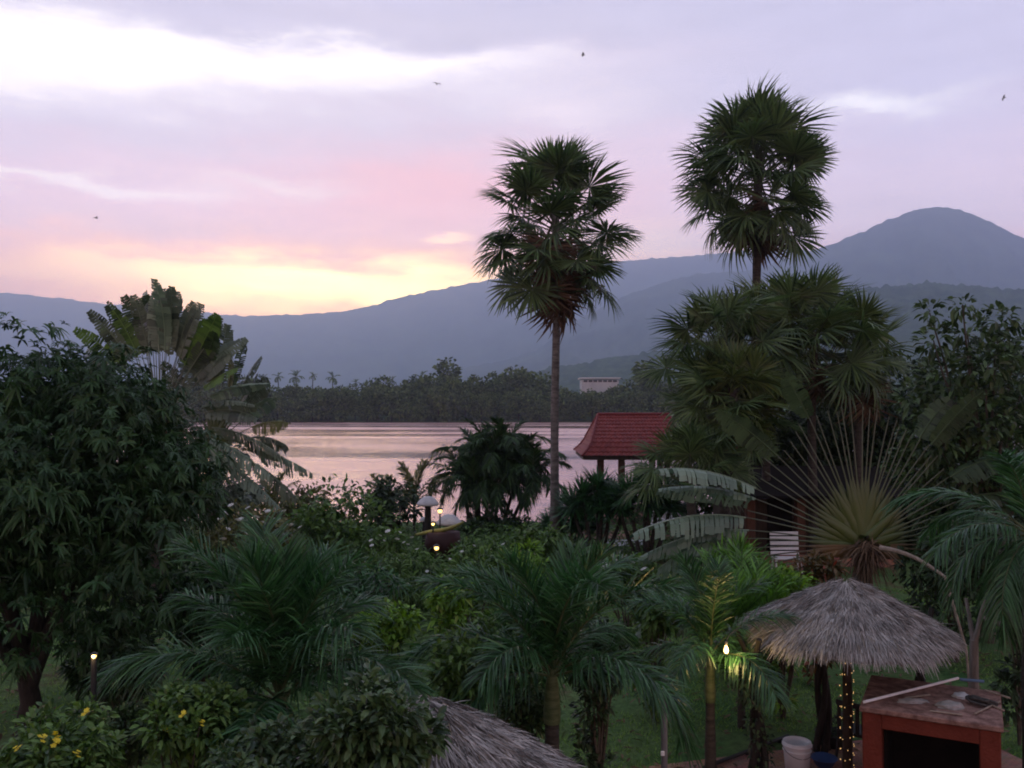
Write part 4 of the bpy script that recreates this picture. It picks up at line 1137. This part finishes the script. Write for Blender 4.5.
# mushroom ornaments and yellow crescent seat
def mushroom(label, u, v, y, w, stem_m='bark'):
    c = at(u, v, y)
    t = thing('mushroom_ornament', label, 'ornament', (c[0], y, 0), 'mushroom ornaments in the garden')
    r = w / 2
    b = MB(); b.lathe([(.0, c[2] + r * .62), (r * .35, c[2] + r * .56), (r * .7, c[2] + r * .32), (r * .95, c[2] + r * .02), (r, c[2] - r * .12), (r * .9, c[2] - r * .2), (r * .3, c[2] - r * .1), (.01, c[2] - r * .1)], n=24)
    link('cap', b.mesh('cap', 'palestone'), t)
    b = MB(); b.lathe([(r * .42, -.05), (r * .34, c[2] * .4), (r * .26, c[2] - r * .1)], n=14); link('stem', b.mesh('stem', stem_m), t)
mushroom('tall mushroom ornament with pale dome cap, beside the small garden lights', 428, 503, 34, .86)
mushroom('lower mushroom ornament with pale cap above the yellow crescent seat', 449, 522, 33, .95)
mushroom('small mushroom ornament half hidden in leaves below the tall one', 424, 520, 34.5, .4)
c = at(440, 531, 32)
t = thing('crescent_seat', 'yellow crescent shaped seat with maroon belly among the mushroom ornaments', 'seat', (c[0], 32, 0))
s = np.linspace(-1, 1, 17)
b = MB(); b.tube(np.stack([s * .85, -.3 * s * s, c[2] + .02 + .22 * np.maximum(s, -.2) ** 2 + .12 * s], -1), .06 * np.sqrt(1 - .9 * s * s) + .015, 8); link('rim', b.mesh('rim', 'yellowpaint'), t)
b = MB(); b.lathe([(.1, .0), (.5, .12), (.66, c[2] * .55), (.6, c[2] - .04), (.01, c[2] - .02)], c=(.1, .1, 0), n=18); link('belly', b.mesh('belly', 'maroon'), t)

# ------------------------------------------------------------------ garden lights
def garden_light(label, u, v, y, r, hpost=True, energy=1.2):
    c = at(u, v, y)
    t = thing('garden_light', label, 'lamp', (c[0], y, 0), 'small lit garden lights')
    b = MB(); b.lathe([(.005, c[2] - r), (r * .7, c[2] - r * .7), (r, c[2]), (r * .7, c[2] + r * .7), (.005, c[2] + r)], n=12); link('bulb', b.mesh('bulb', 'bulb'), t)
    b = MB(); b.tube([(0, 0, -.1), (0, 0, max(.05, c[2] - r * .9))], .03, 6); link('post', b.mesh('post', 'blackmetal'), t)
    b = MB(); b.lathe([(r * 1.5, c[2] + r * .75), (r * .6, c[2] + r * 1.5), (.005, c[2] + r * 1.7)], n=12); link('hood', b.mesh('hood', 'blackmetal'), t)
    ld = bpy.data.lights.new('bulb_light', 'POINT'); ld.energy = energy; ld.color = (1, .68, .32); ld.shadow_soft_size = r * 1.1
    lo = bpy.data.objects.new('bulb_light', ld); COL.objects.link(lo); lo.parent = t; lo.location = (0, -r * 1.5, c[2])
garden_light('small lit garden light in the shade between the mango and the left feather palm', 94, 656, 9.3, .026)
garden_light('upper of the lit garden lights, touching the lower mushroom cap', 440, 511, 32.2, .085)
garden_light('dimmer lit garden light between the two mushroom caps', 433, 524, 31.8, .06)
garden_light('lowest lit garden light standing in the grassy bush', 436.5, 548, 25.5, .07)

# ------------------------------------------------------------------ thatched umbrellas
def thatch(apex, Rr, drop, seed, n=34000, sag=-.05):
    g = rng(seed); b = MB()
    prof_ = [(.0, 0.02), (Rr * .2, -.20 * drop), (Rr * .6, -.60 * drop - .02), (Rr * .96, -.97 * drop), (Rr * .92, -1.03 * drop), (Rr * .3, -.45 * drop), (.01, -.2 * drop)]
    b.lathe([(r, apex + z - .05) for r, z in prof_], n=28, rnd=.1)
    r0 = np.sqrt(g.random(n)) * Rr * .92
    r0 = np.where(g.random(n) < .16, Rr * (.82 + .13 * g.random(n)), r0)
    a = g.random(n) * 2 * np.pi
    lump = .035 * np.sin(a * 5 + seed) + .03 * (np.mod(r0, .33) / .33) + .02 * np.sin(a * 11 + r0 * 4)
    z = apex - drop * (r0 / Rr) - sag * np.sin(np.pi * r0 / Rr) + lump + .05 * g.random(n)
    sl = math.atan2(drop, Rr)
    aa = a + g.normal(size=n) * .10
    out_ = np.stack([np.cos(aa), np.sin(aa), 0 * a], -1)
    D = out_ * math.cos(sl) - UP * math.sin(sl)[None] if False else out_ * math.cos(sl) - UP * math.sin(sl)
    D = D + g.normal(size=(n, 3)) * .16
    P = np.stack([np.cos(a) * r0, np.sin(a) * r0, z], -1)
    N = out_ * math.sin(sl) + UP * math.cos(sl)
    Lh = .09 + .19 * g.random(n)
    pn = np.array([mnoise.fractal(Vector((x * 2.3, y * 2.3, seed)), 1, 2, 4) for x, y in P[:, :2]])
    tint = np.clip(.42 + .2 * g.normal(size=n) +   .27 * pn + .12 * np.sin(r0 * 19), 0, .93)
    tint[g.random(n) < .04] = 1
    b.leaves(P, D, N + .4 * g.normal(size=(n, 3)), Lh, .007 + .008 * g.random(n), .10 + .5 * (r0 / Rr) ** 4 * g.random(n), tint, 0, ((0, .8), (.5, 1), (1, .25)), .1)
    # cap tuft
    k = 500; a = g.random(k) * 6.283
    D = np.stack([np.cos(a), np.sin(a), -.75 + .3 * g.normal(size=k)], -1)
    b.leaves(np.stack([0 * a, 0 * a, apex - .02 + .04 * g.random(k)], -1), D, UP + 0 * D, .3 + .2 * g.random(k), .016, .3, g.random(k) * .5, 0, ((0, .8), (.5, 1), (1, .25)), .1)
    return b
yH = 13.4; cH = at(846, 583, yH)
hut = thing('thatched_umbrella', 'grey thatched umbrella roof on crooked posts, beside the red oven', 'shelter', (cH[0], yH, 0))
RH = 1.5; DROP = .74
link('thatch', thatch(cH[2], RH, DROP, 5).mesh('thatch', 'straw'), hut)
b = MB(); b.tube([(0, 0, -.1), (.01, 0, 1.2), (0, 0, cH[2] - .15)], (.075, .07, .06), 10); link('centre_post', b.mesh('centre_post', 'darkwood'), hut)
def crooked(x, y, h, seed, n=3, r=.055):
    g = rng(seed); b = MB(); s = np.linspace(0, 1, 12)
    for k in range(n):
        ph = k * 2.1 + g.random()
        b.tube(np.stack([x + .09 * np.cos(ph + 5 * s) * (1.3 - .5 * s) + (.3 * (s ** 3) * math.cos(ph)), y + .09 * np.sin(ph + 5 * s) + .25 * (s ** 3) * math.sin(ph), -.1 + (h + .1) * s], -1), r * (1.1 - .4 * s), 6)
    return b
for k, (u, v, y, n_) in enumerate([(757, 690, 12.9, 3), (822, 690, 14.5, 3), (920, 680, 14.0, 2)]):
    p = at(u, v, y)
    hgt = cH[2] - DROP * .86 if k == 0 else cH[2] - DROP * .75
    link('crooked_post', crooked(p[0] - cH[0], y - yH, hgt, 11 + k, n_).mesh('crooked_post', 'bark'), hut)
b = MB()
for k in range(6):
    a = k * 1.047 + .3
    b.tube([(0, 0, cH[2] - .25), (math.cos(a) * RH * .9, math.sin(a) * RH * .9, cH[2] - DROP * .95)], .025, 6)
link('rafter', b.mesh('rafter', 'darkwood'), hut)
# vine on the left post
p = at(756, 690, 12.9)
t = thing('climbing_vine', 'leafy vine wrapped round the left crooked post of the umbrella', 'vine', (p[0], 12.9, 0))
b = MB(); crown(b, [(.05 * math.sin(3 * z), -.05, z, .16 + .1 * (z > 1.5)) for z in np.linspace(.1, 1.9, 12)] + [(-.2, 0, 1.75, .22), (.25, 0, 1.7, .2)], 620, .09, .045, 44, .6)
link('foliage', b.mesh('foliage', 'broad_dark'), t)
b = MB(); s = np.linspace(0, 1, 20); b.tube(np.stack([.1 * np.sin(s * 14), .1 * np.cos(s * 14), 1.9 * s], -1), .014, 5); link('stem', b.mesh('stem', 'twig'), t)
# fairy lights on the centre post
t = thing('fairy_lights', 'string of warm fairy lights wound round the centre post of the umbrella', 'lights', (cH[0], yH, 0))
s = np.linspace(0, 1, 150); tur = 2 * np.pi * 11
b = MB(); b.tube(np.stack([.088 * np.cos(tur * s), .088 * np.sin(tur * s), .1 + 1.75 * s], -1), .005, 4); link('wire', b.mesh('wire', 'blackmetal'), t)
bm_ = MB(); bm_.lathe([(.001, -.008), (.005, -.004), (.005, .004), (.001, .008)], n=8); bulbme = bm_.mesh('bulb', 'fairy')
g = rng(3)
for k in range(78):
    q = (k + .5) / 78 + g.normal() * .004; a = tur * q
    link('bulb', bulbme, t, (.1 * math.cos(a), .1 * math.sin(a), .1 + 1.75 * q + g.normal() * .008))
# lit lamp hanging at the left rim
c = at(726, 650, 12.4)
t = thing('hanging_lamp', 'lit yellow lamp hanging at the left rim of the thatched umbrella', 'lamp', (c[0], 12.4, c[2]))
b = MB(); b.lathe([(.004, -.05), (.024, -.042), (.036, -.012), (.03, .02), (.018, .055), (.004, .075)], n=14); link('bulb', b.mesh('bulb', 'bulb'), t)
b = MB(); b.lathe([(.022, .07), (.026, .12), (.004, .13)], n=10); b.tube([(0, 0, .12), (.08, .1, .2), (.28, .25, .26)], .008, 5); link('cord', b.mesh('cord', 'blackmetal'), t)
ld = bpy.data.lights.new('lamp_light', 'POINT'); ld.energy = 18; ld.color = (1, .66, .25); ld.shadow_soft_size = .07
lo = bpy.data.objects.new('lamp_light', ld); COL.objects.link(lo); lo.parent = t; lo.location = (.02, -.1, 0)

yT = 8.0; cT = at(424, 704, yT)
t = thing('thatched_umbrella', 'second thatched umbrella, its grey slope cut by the bottom of the view', 'shelter', (cT[0], yT, 0))
link('thatch', thatch(cT[2], 1.75, 1.0, 9, 42000).mesh('thatch', 'straw'), t)
b = MB(); b.tube([(0, 0, -.1), (0, 0, cT[2] - .15)], (.075, .06), 10); link('centre_post', b.mesh('centre_post', 'darkwood'), t)

# ------------------------------------------------------------------ terrace by the umbrella, oven, bucket and small things
b = MB()
tx = [at(702, 766, 13.8), at(790, 738, 15.0)]
b.box((5.6, 12.2, -.02), (5.8, 5.2, .14), Matrix.Rotation(R(16), 3, 'Z'), bev=.02)
structure('terrace', b.mesh('terrace', 'brick'))
b = MB(); b.box((-3.9, 10.9, -.01), (1.9, 4.2, .05), Matrix.Rotation(R(25), 3, 'Z'))
M['earth'] = plain('red_earth', (.15, .06, .045), .95, (.22, .10, .075), 3, .6, 20)
structure('path', b.mesh('path', 'earth'))
# dark rail on the terrace edge
e0, e1 = at(704, 772, 13.7), at(788, 741, 15.0)
t = thing('terrace_edging', 'dark edging bar lying along the brick terrace edge', 'edging', (e0[0], e0[1], .07))
b = MB(); dv = np.array((e1[0] - e0[0], e1[1] - e0[1], 0)); b.tube([(0, 0, .03), dv * .5 + (0, 0, .03), dv + np.array((0, 0, .03))], .035, 6); link('bar', b.mesh('bar', 'blackmetal'), t)
b = MB()
for q in (.1, .5, .9): b.box(dv * q + np.array((0, 0, -.0)), (.1, .08, .05))
link('foot', b.mesh('foot', 'blackmetal'), t)

# oven
fl = np.array(at(862, 706, 12.0)); frp = np.array(at(1001, 725, 11.25))
wd = frp - fl; wd[2] = 0; Wd = np.linalg.norm(wd); ex = wd / Wd; ey = np.array((-ex[1], ex[0], 0)); zt = fl[2]
rot = Matrix(((ex[0], ey[0], 0), (ex[1], ey[1], 0), (0, 0, 1)))
t = thing('brick_oven', 'red plastered oven with a dark square mouth and terracotta slab top', 'oven', (fl[0], fl[1], 0)); t.rotation_euler = (0, 0, math.atan2(ex[1], ex[0]))
Dp = 1.5; th = .24; hs = zt - .07
b = MB()
b.box((th / 2, Dp / 2, hs / 2), (th, Dp, hs), bev=.015); b.box((Wd - th / 2, Dp / 2, hs / 2), (th, Dp, hs), bev=.015)
b.box((Wd / 2, Dp - th / 2, hs / 2), (Wd - 2 * th, th, hs)); b.box((Wd / 2, th / 2, hs - .1), (Wd - 2 * th, th - .01, .2), bev=.01); b.box((Wd / 2, Dp / 2, .2), (Wd - 2 * th, Dp - 2 * th, .4))
link('body', b.mesh('body', 'redplaster'), t)
b = MB(); b.box((Wd / 2, Dp / 2 + .01, hs / 2), (Wd - 2 * th - .02, Dp - 2 * th - .02, hs - .04))
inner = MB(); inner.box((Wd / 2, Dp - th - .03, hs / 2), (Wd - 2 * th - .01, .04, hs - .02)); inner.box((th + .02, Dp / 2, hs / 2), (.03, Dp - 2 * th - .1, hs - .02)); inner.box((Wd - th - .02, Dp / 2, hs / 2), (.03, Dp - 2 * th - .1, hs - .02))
link('chamber', inner.mesh('chamber', 'nearblack'), t)
b = MB(); b.box((Wd / 2, Dp / 2, hs + .035), (Wd + .06, Dp + .06, .07), bev=.012); link('top_slab', b.mesh('top_slab', 'terracotta'), t)
oz = hs + .072
def on_oven(u, v):
    q = at(u, v, 1.0) - np.array((0, 0, H)); k = (oz - H) / q[2]; return np.array((0, 0, H)) + q * k
def lying(name, label, cat, u0, v0, u1, v1, r, m, n=8, lift=0, group=None, wob=0):
    a, c = on_oven(u0, v0), on_oven(u1, v1); a[2] += r + lift; c[2] += r + lift
    s = np.linspace(0, 1, 9)[:, None]
    pts = a + (c - a) * s - a + np.array((0, 0, wob)) * np.sin(np.pi * s)
    b = MB(); b.tube(pts, r, n)
    o = link(name, b.mesh(name, m)); o.location = a; tag(o, label, cat, group)
    return o
lying('white_pole', 'long white pole lying across the oven top from its front corner', 'pole', 864, 705, 958, 681, .02, 'white', lift=.02)
lying('blue_tube', 'short blue grey tube at the far end of the white pole on the oven', 'tube', 960, 681, 984, 683, .022, 'bluecap')
for k, (a_, b_, c_, d_, lab) in enumerate([(930, 712, 962, 716, 'stick lying near the front edge of the oven top'), (975, 715, 1000, 703, 'stick slanting at the right end of the oven top'),
        (968, 697, 1004, 712, 'stick crossing another near the right end of the oven top'), (985, 692, 1010, 700, 'stick at the back right corner of the oven top'), (905, 700, 930, 697, 'short stick behind the grey sack on the oven')]):
    lying('stick', lab, 'stick', a_, b_, c_, d_, .014, 'stick', 6, lift=.004 * k, group='sticks on the oven top')
def heap(name, label, cat, u, v, sx_, sy_, sz_, m, seed):
    c = on_oven(u, v); g = rng(seed); b = MB()
    n1, n2 = 14, 20; V = []
    for i_ in range(n1 + 1):
        for j in range(n2):
            ph = math.pi / 2 * i_ / n1; a = 2 * math.pi * j / n2
            d = np.array((math.cos(ph) * math.cos(a), math.cos(ph) * math.sin(a), math.sin(ph)))
            w = 1 + .28 * mnoise.noise(Vector(d * 2.3) + Vector((seed, 0, 0)))
            V.append(d * np.array((sx_, sy_, sz_)) * w)
    i_ = np.arange(n1)[:, None] * n2; j = np.arange(n2)[None]; j2 = (j + 1) % n2
    b.add(V, np.stack([i_ + j, i_ + j2, i_ + n2 + j2, i_ + n2 + j], -1).reshape(-1, 4), .5, 0, True)
    o = link(name, b.mesh(name, m)); o.location = c; tag(o, label, cat); return o
heap('grey_sack', 'crumpled grey sack lying in the middle of the oven top', 'sack', 950, 707, .19, .12, .07, 'cloth', 2)
heap('flat_bundle', 'flat pale bundle near the front left corner of the oven top', 'bundle', 913, 702, .22, .08, .045, 'cloth', 5)
heap('white_rag', 'small pale rag behind the dark tangle on the oven', 'rag', 962, 697, .12, .1, .06, 'palestone', 8)
# tangle of dark hose
c = on_oven(977, 705); g = rng(6); s = np.linspace(0, 1, 90)
b = MB(); b.tube(np.stack([.15 * np.cos(s * 31) * (.6 + .4 * np.sin(9 * s)) + .1 * s, .1 * np.sin(s * 29), .05 + .04 * np.sin(s * 23)], -1), .018, 6)
o = link('hose_tangle', b.mesh('hose_tangle', 'rust')); o.location = c; tag(o, 'dark tangled hose heaped at the front of the oven top', 'hose')

# bucket
c = at(797, 741, 13.6)
t = thing('bucket', 'white plastic bucket standing on the brick terrace', 'bucket', (c[0], 13.6, .05))
hb = c[2] - .05
b = MB(); b.lathe([(.01, .0), (.17, .0), (.205, hb - .05), (.21, hb), (.19, hb), (.18, hb - .06), (.16, .02), (.01, .02)], n=26); link('body', b.mesh('body', 'white'), t)
b = MB(); b.lathe([(.206, hb - .06), (.222, hb - .055), (.222, hb - .035), (.209, hb - .03)], n=26); b.lathe([(.198, hb - .14), (.212, hb - .135), (.212, hb - .12), (.202, hb - .115)], n=26); link('rim', b.mesh('rim', 'white'), t)
b = MB(); a = np.linspace(0, np.pi, 14); b.tube(np.stack([  .222 * np.cos(a), -.14 * np.sin(a) - .12 * np.sin(a), hb - .06 - .12 * np.sin(a)], -1), .005, 5); link('handle', b.mesh('handle', 'greymetal'), t)
# blue basin, iron chair, planter under the umbrella
c = at(824, 760, 13.9)
t = thing('blue_basin', 'blue plastic basin on the terrace right of the white bucket', 'basin', (c[0], 13.9, .05))
b = MB(); b.lathe([(.01, 0), (.12, 0), (.19, .12), (.205, .125), (.2, .135), (.11, .015), (.01, .015)], n=20); link('bowl', b.mesh('bowl', 'blueplastic'), t)
c = at(858, 735, 14.2)
chair('black garden chair in the shade between the post and the oven', c[0], 14.2, .05, 2.4, None, 'blackmetal')
c = at(818, 742, 15.0)
t = thing('planter', 'dark low planter at the foot of the back crooked post', 'planter', (c[0] + .15, 14.75, .03))
b = MB(); b.lathe([(.01, 0), (.2, 0), (.26, .2), (.28, .22), (.25, .23), (.22, .16), (.01, .16)], n=18); link('pot', b.mesh('pot', 'blackmetal'), t)
b = MB(); crown(b, [(0, 0, .3, .16)], 120, .14, .04, 3, .4); link('plant', b.mesh('plant', 'broad_dark'), t)
# grey pole on the lawn
c = at(664, 676, 12.2)
t = thing('metal_pole', 'thin grey metal pole standing on the lawn under the palm fronds', 'pole', (c[0], 12.2, 0))
b = MB(); b.tube([(0, 0, -.1), (0, 0, c[2])], .045, 12); link('shaft', b.mesh('shaft', 'greymetal'), t)
b = MB(); b.lathe([(.05, c[2] - .02), (.052, c[2] + .02), (.003, c[2] + .035)], n=12); link('cap', b.mesh('cap', 'greymetal'), t)
b = MB(); b.box((-.03, -.05, at(664, 752, 12.2)[2]), (.05, .03, .06), bev=.005); link('bracket', b.mesh('bracket', 'white'), t)
# bare forked trunk at the right
p0, p1, p2, p3 = at(974, 690, 14.3), at(974, 640, 14.3), at(985, 600, 14.2), at(966, 598, 14.5)
t = thing('bare_tree', 'pale forked bare trunk between the umbrella and the right edge palm', 'tree', (p0[0], 14.3, 0))
q = lambda p: p - np.array((p0[0], 14.3, 0))
b = MB(); b.tube([(.0, 0, -.1), q(p0), q(p1)], (.085, .075, .065), 8); b.tube([q(p1) - np.array((0, 0, .08)), q(p2)], (.05, .03), 7); b.tube([q(p1) - np.array((0, 0, .06)), q(p3)], (.045, .025), 7)
b.tube([q(p2) * .6 + q(p1) * .4, q(at(1003, 625, 14.0))], (.03, .05), 6)
link('trunk', b.mesh('trunk', 'deadwood'), t)
# dead stalk fallen from the traveller's palm
a0, a1 = at(880, 548, 18.6), at(945, 577, 17.6)
t = thing('fallen_stalk', 'dry stalk leaning down from the hub of the stalk fan to the right', 'stalk', (a1[0], 17.6, 0))
b = MB(); s = np.linspace(0, 1, 8)[:, None]; base = np.array((a1[0], 17.6, 0))
b.tube((a0 + (a1 - a0) * s - base) + np.array((0, 0, .12)) * np.sin(np.pi * s), np.linspace(.06, .03, 8), 6)
b.tube([a1 - base, np.array((.25, -.3, .9)), np.array((.3, -.35, -.05))], (.03, .025, .02), 6)
link('stem', b.mesh('stem', 'stick'), t)

# ------------------------------------------------------------------ birds
for k, (u, v, lab) in enumerate([(437, 84, 'bird flying high over the river, above the glow and left of the tall palm'), (583, 55, 'faint bird flying high above the brown skirted palm'), (96, 218, 'lone bird low over the left end of the mountain range'), (1004, 98, 'bird flying above the mountain peak near the right edge')]):
    c = at(u, v, 70); g = rng(k); b = MB()
    b.tube([(0, -.17, 0), (0, -.08, .01), (0, .06, 0), (0, .2, -.01)], (.012, .045, .04, .008), 6)
    for sg in (-1, 1):
        b.add([(0, -.06, .02), (0, .07, .02), (sg * .16, -.08, .10), (sg * .16, .05, .09), (sg * .36, .03, .04), (sg * .36, .06, .035)], [(0, 1, 3, 2), (2, 3, 5, 4)])
    o = link('bird', b.mesh('bird', 'bird'), None, c, Matrix.Rotation(1.1 * k + .4, 4, 'Z') @ Matrix.Rotation(.5 * g.normal(), 4, 'Y'))
    tag(o, lab, 'bird', 'birds in the sky')
